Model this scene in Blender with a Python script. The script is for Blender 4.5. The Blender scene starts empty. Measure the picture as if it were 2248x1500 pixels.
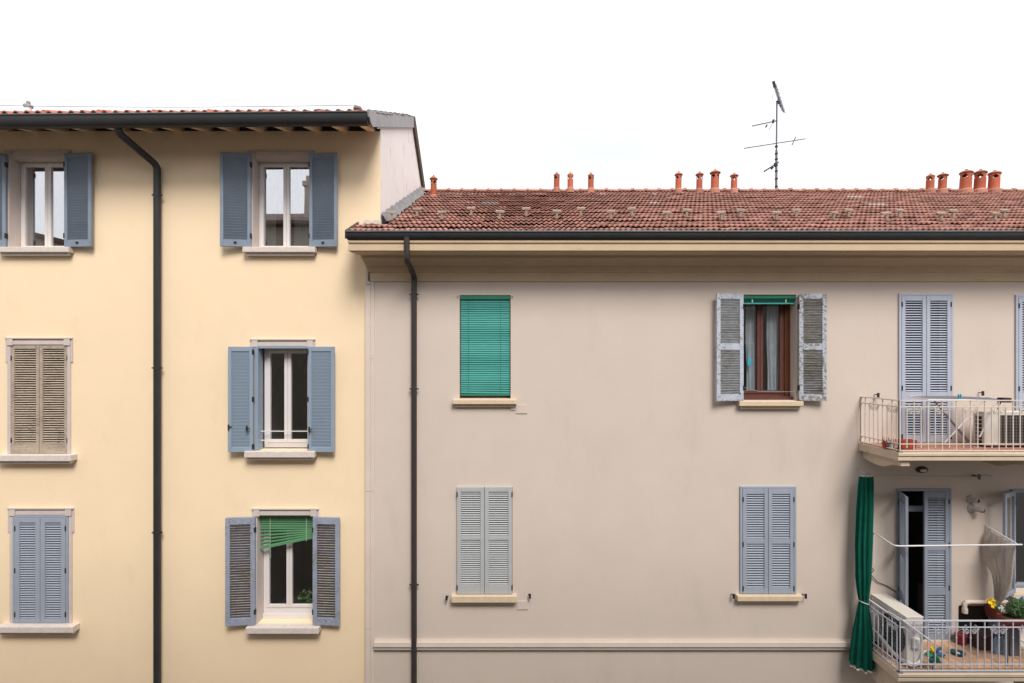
import bpy, math, random
from mathutils import Vector, Matrix
random.seed(7)
PI = math.pi
R = math.radians
SC = bpy.context.scene
COL = SC.collection

# ------------------------------------------------------------------ camera
CAMY, CAMZ, F = -9.75, 10.0, 1170.0        # the facade is the plane y=0; f in photo pixels
cam = bpy.data.cameras.new('camera')
cam.sensor_width = 36.0
cam.lens = F / 2248 * 36.0
cam.shift_x = -(1150 - 1124) / 2248
cam.shift_y = (800 - 750) / 2248
cam.clip_start = 0.05
cam.clip_end = 2000
camo = bpy.data.objects.new('camera', cam)
camo.location = (0, CAMY, CAMZ)
camo.rotation_euler = (R(90), 0, 0)
COL.objects.link(camo)
SC.camera = camo

# ------------------------------------------------------------------ sky, sun, exposure
SUNDIR = Vector((0.26, -0.70, 0.88)).normalized()
SUN_EL = math.asin(SUNDIR.z)
SUN_ROT = math.atan2(SUNDIR.x, SUNDIR.y)
w = bpy.data.worlds.new('World'); SC.world = w; w.use_nodes = True
nt = w.node_tree; nt.nodes.clear()
def N(t, typ, **kw):
    n = t.nodes.new(typ)
    for k, v in kw.items(): setattr(n, k, v)
    return n
sky = N(nt, 'ShaderNodeTexSky', sky_type='NISHITA'); sky.sun_disc = False
sky.sun_elevation = SUN_EL; sky.sun_rotation = SUN_ROT; sky.air_density = 1.0; sky.dust_density = 3.0
tc = N(nt, 'ShaderNodeTexCoord')
sep = N(nt, 'ShaderNodeSeparateXYZ'); nt.links.new(tc.outputs['Generated'], sep.inputs[0])
zz = N(nt, 'ShaderNodeMath', operation='MAXIMUM'); nt.links.new(sep.outputs[2], zz.inputs[0]); zz.inputs[1].default_value = 0.0
za = N(nt, 'ShaderNodeMath', operation='ADD'); nt.links.new(zz.outputs[0], za.inputs[0]); za.inputs[1].default_value = 0.35
dx = N(nt, 'ShaderNodeMath', operation='DIVIDE'); nt.links.new(sep.outputs[0], dx.inputs[0]); nt.links.new(za.outputs[0], dx.inputs[1])
dy = N(nt, 'ShaderNodeMath', operation='DIVIDE'); nt.links.new(sep.outputs[1], dy.inputs[0]); nt.links.new(za.outputs[0], dy.inputs[1])
cb = N(nt, 'ShaderNodeCombineXYZ'); nt.links.new(dx.outputs[0], cb.inputs[0]); nt.links.new(dy.outputs[0], cb.inputs[1]); cb.inputs[2].default_value = 7.9
no = N(nt, 'ShaderNodeTexNoise'); no.inputs['Scale'].default_value = 1.3; no.inputs['Detail'].default_value = 5; no.inputs['Roughness'].default_value = 0.5
nt.links.new(cb.outputs[0], no.inputs['Vector'])
rp = N(nt, 'ShaderNodeValToRGB')
rp.color_ramp.elements[0].position = 0.34; rp.color_ramp.elements[0].color = (0.83, 0.845, 0.885, 1)
rp.color_ramp.elements[1].position = 0.55; rp.color_ramp.elements[1].color = (1.05, 1.05, 1.06, 1)
nt.links.new(no.outputs['Fac'], rp.inputs['Fac'])
sc_ = N(nt, 'ShaderNodeMix', data_type='RGBA', blend_type='MULTIPLY'); sc_.inputs[0].default_value = 1.0
nt.links.new(rp.outputs['Color'], sc_.inputs[6]); sc_.inputs[7].default_value = (5.0, 5.0, 5.0, 1)
mx = N(nt, 'ShaderNodeMix', data_type='RGBA'); mx.inputs[0].default_value = 0.94
nt.links.new(sky.outputs[0], mx.inputs[6]); nt.links.new(sc_.outputs[2], mx.inputs[7])
bg = N(nt, 'ShaderNodeBackground'); bg.inputs['Strength'].default_value = 0.10
nt.links.new(mx.outputs[2], bg.inputs['Color'])
wo = N(nt, 'ShaderNodeOutputWorld'); nt.links.new(bg.outputs[0], wo.inputs[0])

sl = bpy.data.lights.new('sun', 'SUN'); sl.energy = 1.5; sl.angle = R(24); sl.color = (1.0, 0.96, 0.90)
so = bpy.data.objects.new('sun', sl); COL.objects.link(so); so.location = (-4, -12, 25)
so.rotation_euler = SUNDIR.to_track_quat('Z', 'Y').to_euler()

vs = SC.view_settings
SC.display_settings.display_device = 'sRGB'
vs.view_transform = 'Standard'; vs.look = 'None'; vs.gamma = 1.0; vs.use_curve_mapping = False
vs.exposure = 1.28
SC.render.engine = 'CYCLES'
SC.cycles.use_denoising = True
SC.cycles.max_bounces = 8
SC.cycles.transparent_max_bounces = 12

# ------------------------------------------------------------------ helpers
def X(px, y=0.0): return (px - 1150) * (y - CAMY) / F
def Z(py, y=0.0): return CAMZ + (800 - py) * (y - CAMY) / F
def P(px, py, y=0.0): return Vector((X(px, y), y, Z(py, y)))

MATS = {}
def _base(name):
    m = bpy.data.materials.new(name); m.use_nodes = True
    t = m.node_tree; b = t.nodes['Principled BSDF']
    return m, t, b
def _noise(t, scale, detail=4, rough=0.55, stretch=None):
    g = N(t, 'ShaderNodeNewGeometry')
    n = N(t, 'ShaderNodeTexNoise'); n.inputs['Scale'].default_value = scale; n.inputs['Detail'].default_value = detail; n.inputs['Roughness'].default_value = rough
    if stretch:
        mp = N(t, 'ShaderNodeMapping'); mp.inputs['Scale'].default_value = stretch
        t.links.new(g.outputs['Position'], mp.inputs['Vector']); t.links.new(mp.outputs[0], n.inputs['Vector'])
    else:
        t.links.new(g.outputs['Position'], n.inputs['Vector'])
    return n
def _ramp(t, src, p0, p1, c0=(0, 0, 0, 1), c1=(1, 1, 1, 1)):
    r = N(t, 'ShaderNodeValToRGB'); e = r.color_ramp.elements
    e[0].position = p0; e[1].position = p1; e[0].color = c0; e[1].color = c1
    t.links.new(src, r.inputs['Fac']); return r
def c4(c, k=1.0): return (min(c[0]*k, 1), min(c[1]*k, 1), min(c[2]*k, 1), 1)
def _mix(t, fac, a, b, blend='MIX'):
    m = N(t, 'ShaderNodeMix', data_type='RGBA', blend_type=blend)
    for i, v in ((0, fac), (6, a), (7, b)):
        if isinstance(v, (int, float)): m.inputs[i].default_value = v
        elif isinstance(v, tuple): m.inputs[i].default_value = v
        else: t.links.new(v, m.inputs[i])
    return m.outputs[2]
def _bump(t, b, src, strength, dist=0.01):
    n = N(t, 'ShaderNodeBump'); n.inputs['Strength'].default_value = strength; n.inputs['Distance'].default_value = dist
    t.links.new(src, n.inputs['Height']); t.links.new(n.outputs[0], b.inputs['Normal'])
def mat(name, col, rough=0.7, var=0.08, scale=5.0, bump=0.0, bscale=60.0, metal=0.0, spec=0.3, rand=0.0, island=False, dirt=None, dirt_pos=(0.55, 0.75), dirt_scale=3.0, stretch=None, grain=None, speck=None):
    if name in MATS: return MATS[name]
    m, t, b = _base(name)
    b.inputs['Roughness'].default_value = rough; b.inputs['Metallic'].default_value = metal
    b.inputs['Specular IOR Level'].default_value = spec
    n = _noise(t, scale, 5, 0.6, grain)
    r = _ramp(t, n.outputs['Fac'], 0.3, 0.7, c4(col, 1 - var), c4(col, 1 + var))
    out = r.outputs['Color']
    if rand:
        if island:
            g = N(t, 'ShaderNodeNewGeometry'); src = g.outputs['Random Per Island']
        else:
            g = N(t, 'ShaderNodeObjectInfo'); src = g.outputs['Random']
        rr = _ramp(t, src, 0.0, 1.0, (1 - rand, 1 - rand*1.15, 1 - rand*1.15, 1), (1 + rand, 1 + rand*0.9, 1 + rand*0.85, 1))
        out = _mix(t, 1.0, out, rr.outputs['Color'], 'MULTIPLY')
    if dirt:
        d = _noise(t, dirt_scale, 7, 0.65, stretch)
        dr = _ramp(t, d.outputs['Fac'], dirt_pos[0], dirt_pos[1])
        out = _mix(t, dr.outputs['Color'], out, c4(dirt))
    if speck:                       # sparse mildew specks in patches
        s1 = _noise(t, 30, 6, 0.7); s2 = _noise(t, 0.55, 3, 0.5)
        a_ = _ramp(t, s1.outputs['Fac'], 0.60, 0.70); b_ = _ramp(t, s2.outputs['Fac'], 0.50, 0.66, (0, 0, 0, 1), (0.55, 0.55, 0.55, 1))
        out = _mix(t, _mix(t, 1.0, a_.outputs['Color'], b_.outputs['Color'], 'MULTIPLY'), out, c4(speck))
    t.links.new(out, b.inputs['Base Color'])
    if bump:
        bn = _noise(t, bscale, 4, 0.6, grain)
        _bump(t, b, bn.outputs['Fac'], bump)
    MATS[name] = m; return m
def worn(name, paint, under, pos=(0.50, 0.58), scale=26, grain=(1, 1, 1), dark=None, rough=0.75, zfade=None):
    """old paint flaking off grey wood"""
    m, t, b = _base(name); b.inputs['Roughness'].default_value = rough; b.inputs['Specular IOR Level'].default_value = 0.2
    n0 = _noise(t, 7, 4)
    base = _ramp(t, n0.outputs['Fac'], 0.3, 0.7, c4(paint, 0.9), c4(paint, 1.08)).outputs['Color']
    n1 = _noise(t, scale, 8, 0.7, grain)
    src = n1.outputs['Fac']
    n3 = _noise(t, 2.2, 3, 0.5)
    a = N(t, 'ShaderNodeMath', operation='MULTIPLY_ADD'); t.links.new(n3.outputs['Fac'], a.inputs[0]); a.inputs[1].default_value = 0.35; t.links.new(src, a.inputs[2])
    s = N(t, 'ShaderNodeMath', operation='SUBTRACT'); t.links.new(a.outputs[0], s.inputs[0]); s.inputs[1].default_value = 0.175
    fac = _ramp(t, s.outputs[0], pos[0], pos[1]).outputs['Color']
    n2 = _noise(t, 60, 4, 0.6, (0.3, 0.3, 3))
    un = _ramp(t, n2.outputs['Fac'], 0.3, 0.7, c4(under, 0.6), c4(under, 1.3)).outputs['Color']
    out = _mix(t, fac, base, un)
    t.links.new(out, b.inputs['Base Color'])
    _bump(t, b, src, 0.35, 0.004)
    MATS[name] = m; return m
def glass(name, refl=0.3, tint=(1, 1, 1)):
    m = bpy.data.materials.new(name); m.use_nodes = True; t = m.node_tree; t.nodes.clear()
    o = N(t, 'ShaderNodeOutputMaterial'); tr = N(t, 'ShaderNodeBsdfTransparent'); tr.inputs[0].default_value = c4(tint)
    gl = N(t, 'ShaderNodeBsdfGlossy'); gl.inputs['Roughness'].default_value = 0.01; gl.inputs[0].default_value = (0.95, 0.97, 1, 1)
    fr = N(t, 'ShaderNodeLayerWeight')
    pw = N(t, 'ShaderNodeMath', operation='POWER'); t.links.new(fr.outputs['Facing'], pw.inputs[0]); pw.inputs[1].default_value = 4.0
    ad = N(t, 'ShaderNodeMath', operation='MULTIPLY_ADD'); t.links.new(pw.outputs[0], ad.inputs[0]); ad.inputs[1].default_value = 0.6; ad.inputs[2].default_value = refl; ad.use_clamp = True
    ms = N(t, 'ShaderNodeMixShader'); t.links.new(ad.outputs[0], ms.inputs[0]); t.links.new(tr.outputs[0], ms.inputs[1]); t.links.new(gl.outputs[0], ms.inputs[2])
    n = _noise(t, 1.6, 1); bm = N(t, 'ShaderNodeBump'); bm.inputs['Strength'].default_value = 0.02; bm.inputs['Distance'].default_value = 0.02
    t.links.new(n.outputs['Fac'], bm.inputs['Height']); t.links.new(bm.outputs[0], gl.inputs['Normal'])
    t.links.new(ms.outputs[0], o.inputs[0]); MATS[name] = m; return m
def cloth(name, col, trans=0.3, alpha=1.0, rough=0.9, weave=0.0):
    m = bpy.data.materials.new(name); m.use_nodes = True; t = m.node_tree; t.nodes.clear()
    o = N(t, 'ShaderNodeOutputMaterial'); d = N(t, 'ShaderNodeBsdfDiffuse'); d.inputs[0].default_value = c4(col)
    n = _noise(t, 9, 4); r = _ramp(t, n.outputs['Fac'], 0.3, 0.7, c4(col, 0.88), c4(col, 1.1)); t.links.new(r.outputs['Color'], d.inputs[0])
    tl = N(t, 'ShaderNodeBsdfTranslucent'); tl.inputs[0].default_value = c4(col)
    ms = N(t, 'ShaderNodeMixShader'); ms.inputs[0].default_value = trans
    t.links.new(d.outputs[0], ms.inputs[1]); t.links.new(tl.outputs[0], ms.inputs[2]); last = ms
    if alpha < 1.0:
        tp = N(t, 'ShaderNodeBsdfTransparent'); m2 = N(t, 'ShaderNodeMixShader'); m2.inputs[0].default_value = alpha
        if weave:
            v = N(t, 'ShaderNodeTexVoronoi'); v.inputs['Scale'].default_value = weave
            g = N(t, 'ShaderNodeNewGeometry'); t.links.new(g.outputs['Position'], v.inputs['Vector'])
            rr = _ramp(t, v.outputs['Distance'], 0.25, 0.6, (alpha*0.55,)*3 + (1,), (1, 1, 1, 1)); t.links.new(rr.outputs['Color'], m2.inputs[0])
        t.links.new(tp.outputs[0], m2.inputs[1]); t.links.new(ms.outputs[0], m2.inputs[2]); last = m2
    t.links.new(last.outputs[0], o.inputs[0]); MATS[name] = m; return m

WL = {}      # world position of every object's origin
class MB:
    def __init__(s): s.v = []; s.f = []
    def add(s, vs, fs):
        k = len(s.v); s.v += [Vector(p) for p in vs]; s.f += [tuple(i + k for i in f) for f in fs]; return s
    def quad(s, a, b, c, d): return s.add([a, b, c, d], [(0, 1, 2, 3)])
    def box(s, x0, x1, y0, y1, z0, z1):
        if x0 > x1: x0, x1 = x1, x0
        if y0 > y1: y0, y1 = y1, y0
        if z0 > z1: z0, z1 = z1, z0
        return s.add([(x0,y0,z0),(x1,y0,z0),(x1,y1,z0),(x0,y1,z0),(x0,y0,z1),(x1,y0,z1),(x1,y1,z1),(x0,y1,z1)],
                     [(0,3,2,1),(4,5,6,7),(0,1,5,4),(1,2,6,5),(2,3,7,6),(3,0,4,7)])
    def bar(s, a, b, wd, ht, up=(0, 0, 1)):
        a, b = Vector(a), Vector(b); d = (b - a).normalized(); up = Vector(up)
        sd = d.cross(up)
        if sd.length < 1e-5: sd = d.cross(Vector((1, 0, 0)))
        sd.normalize(); u = sd.cross(d).normalized()
        vs = []
        for p in (a, b):
            for i, j in ((-1,-1),(1,-1),(1,1),(-1,1)): vs.append(p + sd*(i*wd/2) + u*(j*ht/2))
        return s.add(vs, [(0,1,2,3),(7,6,5,4),(0,4,5,1),(1,5,6,2),(2,6,7,3),(3,7,4,0)])
    def tube(s, pts, r, n=8, cap=True):
        pts = [Vector(p) for p in pts]; k = len(pts); rs = r if isinstance(r, (list, tuple)) else [r]*k
        rings = []; prev = None
        for i, p in enumerate(pts):
            d = (pts[min(i+1, k-1)] - pts[max(i-1, 0)])
            d = d.normalized() if d.length > 1e-9 else Vector((0, 0, 1))
            if prev is None:
                u = d.orthogonal().normalized()
            else:
                u = (prev - d * prev.dot(d)); u = u.normalized() if u.length > 1e-6 else d.orthogonal().normalized()
            prev = u; v = d.cross(u)
            rings.append([p + (u*math.cos(2*PI*j/n) + v*math.sin(2*PI*j/n))*rs[i] for j in range(n)])
        vs = [q for rg in rings for q in rg]; fs = []
        for i in range(k-1):
            for j in range(n): fs.append((i*n+j, i*n+(j+1)%n, (i+1)*n+(j+1)%n, (i+1)*n+j))
        if cap: fs += [tuple(range(n-1, -1, -1)), tuple((k-1)*n + j for j in range(n))]
        return s.add(vs, fs)
    def lathe(s, prof, c, n=16, cap=True, sx=1.0, sy=1.0):
        c = Vector(c); vs = []; fs = []; k = len(prof)
        for r, z in prof:
            for j in range(n): a = 2*PI*(j+0.5)/n; vs.append(c + Vector((r*sx*math.cos(a), r*sy*math.sin(a), z)))
        for i in range(k-1):
            for j in range(n): fs.append((i*n+j, i*n+(j+1)%n, (i+1)*n+(j+1)%n, (i+1)*n+j))
        if cap: fs += [tuple(range(n-1, -1, -1)), tuple((k-1)*n+j for j in range(n))]
        return s.add(vs, fs)
    def prism(s, poly, x0, x1):                 # poly of (y,z), extruded along x; x0/x1 may be functions of (y,z)
        n = len(poly); f0 = x0 if callable(x0) else (lambda y, z: x0); f1 = x1 if callable(x1) else (lambda y, z: x1)
        vs = [(f0(y, z), y, z) for y, z in poly] + [(f1(y, z), y, z) for y, z in poly]
        return s.add(vs, [tuple(range(n-1, -1, -1)), tuple(range(n, 2*n))] + [(i, (i+1)%n, n+(i+1)%n, n+i) for i in range(n)])
    def grid(s, fn, nu, nv):
        vs = [fn(i/nu, j/nv) for j in range(nv+1) for i in range(nu+1)]
        return s.add(vs, [(j*(nu+1)+i, j*(nu+1)+i+1, (j+1)*(nu+1)+i+1, (j+1)*(nu+1)+i) for j in range(nv) for i in range(nu)])
    def build(s, name, m, parent=None, smooth=False, bevel=0.0, solid=0.0):
        lo = Vector([min(v[i] for v in s.v) for i in range(3)]); hi = Vector([max(v[i] for v in s.v) for i in range(3)])
        c = (lo + hi)/2
        if parent is None: c.z = lo.z
        me = bpy.data.meshes.new(name); me.from_pydata([tuple(v - c) for v in s.v], [], s.f); me.update()
        return _obj(name, me, m, parent, c, smooth, bevel, solid)
def _obj(name, me, m, parent, world, smooth=False, bevel=0.0, solid=0.0):
    if m and not me.materials: me.materials.append(m)
    if smooth: me.polygons.foreach_set('use_smooth', [True]*len(me.polygons))
    o = bpy.data.objects.new(name, me); COL.objects.link(o)
    world = Vector(world)
    o.location = world - (WL[parent.name] if parent else Vector((0, 0, 0)))
    if parent: o.parent = parent
    WL[o.name] = world
    if bevel:
        b = o.modifiers.new('bevel', 'BEVEL'); b.width = bevel; b.segments = 2; b.limit_method = 'ANGLE'; b.angle_limit = R(40)
    if solid:
        b = o.modifiers.new('solid', 'SOLIDIFY'); b.thickness = solid; b.offset = 0
    return o
def smooth_angle(o):
    for p in o.data.polygons: p.use_smooth = True
    try: o.data.set_sharp_from_angle(angle=R(35))
    except Exception: pass
    return o
def thing(name, label, cat, loc, group=None):
    o = bpy.data.objects.new(name, None); COL.objects.link(o); o.location = loc; o.empty_display_size = 0.2
    WL[o.name] = Vector(loc); return tag(o, label, cat, group)
def tag(o, label=None, cat=None, group=None, kind=None):
    if label: o['label'] = label
    if cat: o['category'] = cat
    if group: o['group'] = group
    if kind: o['kind'] = kind
    return o
def raw(name, m, smooth=False):   # mesh datablock holder for shared meshes
    def make(mb):
        me = bpy.data.meshes.new(name); me.from_pydata([tuple(v) for v in mb.v], [], mb.f); me.update(); me.materials.append(m)
        if smooth: me.polygons.foreach_set('use_smooth', [True]*len(me.polygons))
        return me
    return make
def inst(name, me, parent, loc, rot=None, scale=None):   # loc local to the parent
    o = bpy.data.objects.new(name, me); COL.objects.link(o); o.parent = parent; o.location = loc
    if rot is not None: o.rotation_euler = rot
    if scale is not None: o.scale = scale
    return o

# ------------------------------------------------------------------ materials
M = dict(
 yellow = mat('yellow_plaster', (0.85, 0.672, 0.466), 0.9, 0.02, 1.4, 0.12, 140, speck=(0.58, 0.44, 0.29), dirt=(0.76, 0.59, 0.40), dirt_pos=(0.56, 0.9), dirt_scale=2.0, stretch=(1, 1, 0.5)),
 grey = mat('grey_plaster', (0.605, 0.517, 0.455), 0.9, 0.025, 1.1, 0.12, 140, dirt=(0.53, 0.45, 0.395), dirt_pos=(0.56, 0.9), dirt_scale=1.8, stretch=(1, 1, 0.35)),
 cornice = mat('ochre_cornice', (0.555, 0.425, 0.292), 0.85, 0.05, 2.5, 0.06, 90, dirt=(0.42, 0.31, 0.2), dirt_pos=(0.6, 0.8), dirt_scale=2.5, stretch=(1, 1, 3)),
 trim = mat('grey_trim', (0.62, 0.535, 0.47), 0.85, 0.04, 3, 0.05, 90),
 white_wall = mat('white_plaster', (0.82, 0.785, 0.77), 0.9, 0.03, 2, 0.08, 120, dirt=(0.30, 0.27, 0.26), dirt_pos=(0.58, 0.74), dirt_scale=3.2, stretch=(1, 2.4, 0.45)),
 stone = mat('sill_stone', (0.62, 0.545, 0.50), 0.8, 0.09, 16, 0.15, 90, dirt=(0.45, 0.38, 0.33), dirt_pos=(0.6, 0.8), dirt_scale=14),
 stone2 = mat('ochre_sill_stone', (0.62, 0.49, 0.35), 0.8, 0.07, 14, 0.10, 90, dirt=(0.46, 0.35, 0.25), dirt_pos=(0.62, 0.85), dirt_scale=9),
 surround = mat('window_surround_stone', (0.55, 0.48, 0.455), 0.85, 0.06, 6, 0.08, 90, dirt=(0.36, 0.30, 0.28), dirt_pos=(0.62, 0.8), dirt_scale=8),
 blue = mat('blue_paint', (0.21, 0.255, 0.32), 0.6, 0.07, 6, 0.05, 70, dirt=(0.12, 0.15, 0.19), dirt_pos=(0.64, 0.8), dirt_scale=18),
 alu_blue = mat('blue_aluminium', (0.255, 0.32, 0.40), 0.45, 0.03, 4),
 slate_blue = mat('slate_blue_paint', (0.30, 0.335, 0.405), 0.55, 0.05, 6, dirt=(0.2, 0.23, 0.28), dirt_pos=(0.68, 0.85), dirt_scale=15),
 lavender = mat('lavender_blue_paint', (0.41, 0.445, 0.535), 0.5, 0.04, 5),
 dusk_blue = mat('dusk_blue_paint', (0.26, 0.29, 0.355), 0.55, 0.05, 5),
 sage = mat('sage_grey_paint', (0.41, 0.425, 0.435), 0.6, 0.04, 5, dirt=(0.3, 0.31, 0.3), dirt_pos=(0.66, 0.85), dirt_scale=12),
 wood_worn = worn('weathered_brown_wood', (0.42, 0.345, 0.275), (0.20, 0.155, 0.12), (0.52, 0.66), 30, (0.5, 1, 2)),
 blue_worn = worn('flaking_blue_paint', (0.285, 0.315, 0.40), (0.19, 0.175, 0.17), (0.54, 0.62), 24, (1, 1, 1)),
 blue_worn_slat = worn('weathered_grey_slats', (0.27, 0.28, 0.33), (0.20, 0.18, 0.17), (0.44, 0.56), 30, (0.4, 1, 2)),
 pale_worn = worn('flaking_pale_blue_paint', (0.44, 0.48, 0.56), (0.26, 0.245, 0.22), (0.54, 0.60), 22, (1, 1, 1)),
 pale_worn2 = worn('flaking_pale_blue_paint_heavy', (0.44, 0.47, 0.54), (0.22, 0.205, 0.185), (0.49, 0.55), 20, (1, 1, 1)),
 pale_slat = worn('worn_pale_slats', (0.41, 0.43, 0.46), (0.29, 0.265, 0.225), (0.50, 0.60), 24, (0.35, 1, 2)),
 pale_slat2 = worn('bare_grey_slats', (0.38, 0.39, 0.41), (0.27, 0.25, 0.22), (0.42, 0.54), 24, (0.35, 1, 2)),
 pvc = mat('white_window_frame', (0.70, 0.66, 0.655), 0.4, 0.02, 5, spec=0.4),
 wood_frame = mat('red_brown_wood_frame', (0.115, 0.045, 0.035), 0.5, 0.15, 12, grain=(3, 3, 0.4)),
 dark_wood = mat('dark_wood', (0.10, 0.07, 0.05), 0.8, 0.2, 9),
 door_wood = mat('brown_door_wood', (0.13, 0.045, 0.022), 0.5, 0.2, 10, grain=(3, 3, 0.4)),
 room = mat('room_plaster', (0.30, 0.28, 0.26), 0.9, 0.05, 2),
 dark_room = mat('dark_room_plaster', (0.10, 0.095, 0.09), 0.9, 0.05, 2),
 charcoal = mat('charcoal_metal', (0.027, 0.027, 0.029), 0.45, 0.15, 3, spec=0.4),
 gutter_rim = mat('gutter_rim_metal', (0.12, 0.13, 0.135), 0.5, 0.25, 9, spec=0.5),
 brown_pipe = mat('brown_pipe_metal', (0.04, 0.033, 0.031), 0.5, 0.12, 3, spec=0.4),
 zinc = mat('zinc_sheet', (0.30, 0.295, 0.305), 0.55, 0.12, 6, spec=0.4, dirt=(0.2, 0.19, 0.19), dirt_pos=(0.6, 0.8), dirt_scale=7),
 lead = mat('lead_flashing', (0.19, 0.185, 0.185), 0.7, 0.25, 10, 0.3, 25),
 iron = mat('black_iron', (0.025, 0.023, 0.025), 0.6, 0.1, 10),
 tile = mat('roof_tile_clay', (0.345, 0.178, 0.142), 0.85, 0.14, 7, 0.12, 80, rand=0.22, dirt=(0.17, 0.10, 0.08), dirt_pos=(0.56, 0.78), dirt_scale=3.5),
 tile_i = mat('roof_tile_clay_far', (0.32, 0.165, 0.132), 0.85, 0.14, 7, 0.12, 80, rand=0.24, island=True, dirt=(0.17, 0.10, 0.08), dirt_pos=(0.54, 0.76), dirt_scale=3.5),
 ridge = mat('ridge_tile_clay', (0.40, 0.19, 0.14), 0.85, 0.15, 9, 0.1, 80, rand=0.18, dirt=(0.3, 0.25, 0.2), dirt_pos=(0.55, 0.75), dirt_scale=6),
 redtile = mat('eave_tile_clay', (0.40, 0.145, 0.105), 0.85, 0.15, 9, 0.1, 80, rand=0.16, dirt=(0.26, 0.10, 0.08), dirt_pos=(0.58, 0.78), dirt_scale=8),
 darktile = mat('dark_brown_tile', (0.10, 0.065, 0.055), 0.9, 0.2, 9, rand=0.3),  # dark brown clay, tone varies per tile
 paletile = mat('glazed_pale_tile', (0.44, 0.38, 0.34), 0.4, 0.15, 14),
 glasstile = mat('green_glass_tile', (0.34, 0.40, 0.37), 0.2, 0.3, 20, spec=0.6),
 snow = mat('snow_guard_stone', (0.31, 0.24, 0.19), 0.85, 0.12, 12),
 pot = mat('terracotta_pot', (0.41, 0.108, 0.055), 0.8, 0.13, 12, 0.1, 60, rand=0.15, dirt=(0.30, 0.11, 0.07), dirt_pos=(0.55, 0.75), dirt_scale=9),
 potcap = mat('terracotta_cap', (0.36, 0.15, 0.095), 0.85, 0.15, 12, rand=0.1),
 mortar = mat('mortar', (0.42, 0.36, 0.31), 0.9, 0.1, 12),
 aerial = mat('aerial_aluminium', (0.13, 0.125, 0.15), 0.5, 0.1, 10),
 blind_teal = mat('teal_blind_plastic', (0.085, 0.40, 0.355), 0.45, 0.07, 1.4, spec=0.4),
 blind_green = mat('green_blind_plastic', (0.10, 0.26, 0.13), 0.45, 0.05, 3, spec=0.4),
 blind_deep = mat('deep_green_plastic', (0.03, 0.20, 0.12), 0.45, 0.1, 3),
 cord = mat('blind_cord', (0.40, 0.55, 0.40), 0.8, 0.05, 3),
 rail_up = mat('cream_railing_paint', (0.62, 0.54, 0.48), 0.55, 0.05, 8, dirt=(0.36, 0.27, 0.22), dirt_pos=(0.66, 0.78), dirt_scale=22),
 rail_low = mat('blue_grey_railing_paint', (0.52, 0.525, 0.59), 0.5, 0.07, 8, dirt=(0.26, 0.24, 0.25), dirt_pos=(0.66, 0.8), dirt_scale=22),
 slab = mat('balcony_slab_plaster', (0.56, 0.455, 0.345), 0.85, 0.07, 4, 0.08, 60, dirt=(0.22, 0.17, 0.13), dirt_pos=(0.64, 0.78), dirt_scale=6, stretch=(1, 1, 2)),
 floor_tile = mat('balcony_floor_tile', (0.56, 0.345, 0.215), 0.6, 0.10, 8, rand=0.14),
 floor_red = mat('red_floor_tile', (0.42, 0.19, 0.13), 0.7, 0.10, 8, rand=0.12),
 ac = mat('cream_appliance_metal', (0.64, 0.60, 0.54), 0.45, 0.03, 5, spec=0.4),
 ac_dark = mat('dark_grille', (0.03, 0.028, 0.028), 0.7, 0.1, 10),
 ac_grid = mat('grille_wire', (0.26, 0.245, 0.235), 0.6, 0.1, 10),
 white_pl = mat('white_plastic', (0.68, 0.66, 0.66), 0.45, 0.03, 6),
 curtain = cloth('green_awning_cloth', (0.012, 0.125, 0.085), 0.25),
 hem = cloth('white_hem_cloth', (0.62, 0.60, 0.56), 0.2),
 net = cloth('lace_net', (0.52, 0.46, 0.41), 0.35, 0.8, weave=95),
 voile = cloth('white_voile', (0.60, 0.62, 0.60), 0.45),
 voile_blue = cloth('pale_blue_voile', (0.44, 0.51, 0.56), 0.35),
 glass = glass('window_glass', 0.42),
 glass_dark = glass('dim_window_glass', 0.07),
 pot_red = mat('red_plastic_pot', (0.36, 0.065, 0.035), 0.5, 0.1, 9),
 planter = mat('brown_planter_plastic', (0.19, 0.045, 0.03), 0.5, 0.1, 9),
 soil = mat('potting_soil', (0.05, 0.035, 0.025), 0.95, 0.2, 30),
 leaf = mat('leaf_green', (0.06, 0.13, 0.04), 0.6, 0.25, 30, rand=0.3, island=True),
 dry_leaf = mat('succulent_brown', (0.26, 0.15, 0.10), 0.7, 0.2, 30),
 yellow_p = mat('yellow_petal', (0.80, 0.55, 0.02), 0.6, 0.08, 30),
 white_p = mat('white_petal', (0.75, 0.72, 0.70), 0.6, 0.05, 30),
 pink_p = mat('pink_petal', (0.70, 0.36, 0.38), 0.6, 0.1, 30),
 blue_p = mat('blue_film', (0.03, 0.13, 0.33), 0.4, 0.15, 30),
 green_p = mat('green_film', (0.02, 0.24, 0.10), 0.4, 0.15, 30),
 teal_d = mat('dark_teal_plastic', (0.02, 0.07, 0.085), 0.4, 0.1, 20),
 cyan = mat('cyan_plastic', (0.03, 0.36, 0.52), 0.45, 0.05, 10),
 water = mat('blue_bottle_plastic', (0.20, 0.30, 0.40), 0.2, 0.15, 20, spec=0.5),
 red = mat('dark_red_plastic', (0.24, 0.02, 0.03), 0.5, 0.1, 9),
 brown_box = mat('dark_brown_wood_box', (0.075, 0.042, 0.032), 0.6, 0.15, 9),
 steel = mat('dull_steel', (0.45, 0.42, 0.39), 0.4, 0.1, 10, metal=0.2),
 wire = mat('grey_cable', (0.30, 0.31, 0.33), 0.7, 0.1, 10),
 cobble = mat('courtyard_paving', (0.13, 0.12, 0.11), 0.9, 0.12, 2.0, 0.2, 20),
 opp = mat('cream_render_far', (0.27, 0.25, 0.22), 0.9, 0.05, 1),
)

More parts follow.
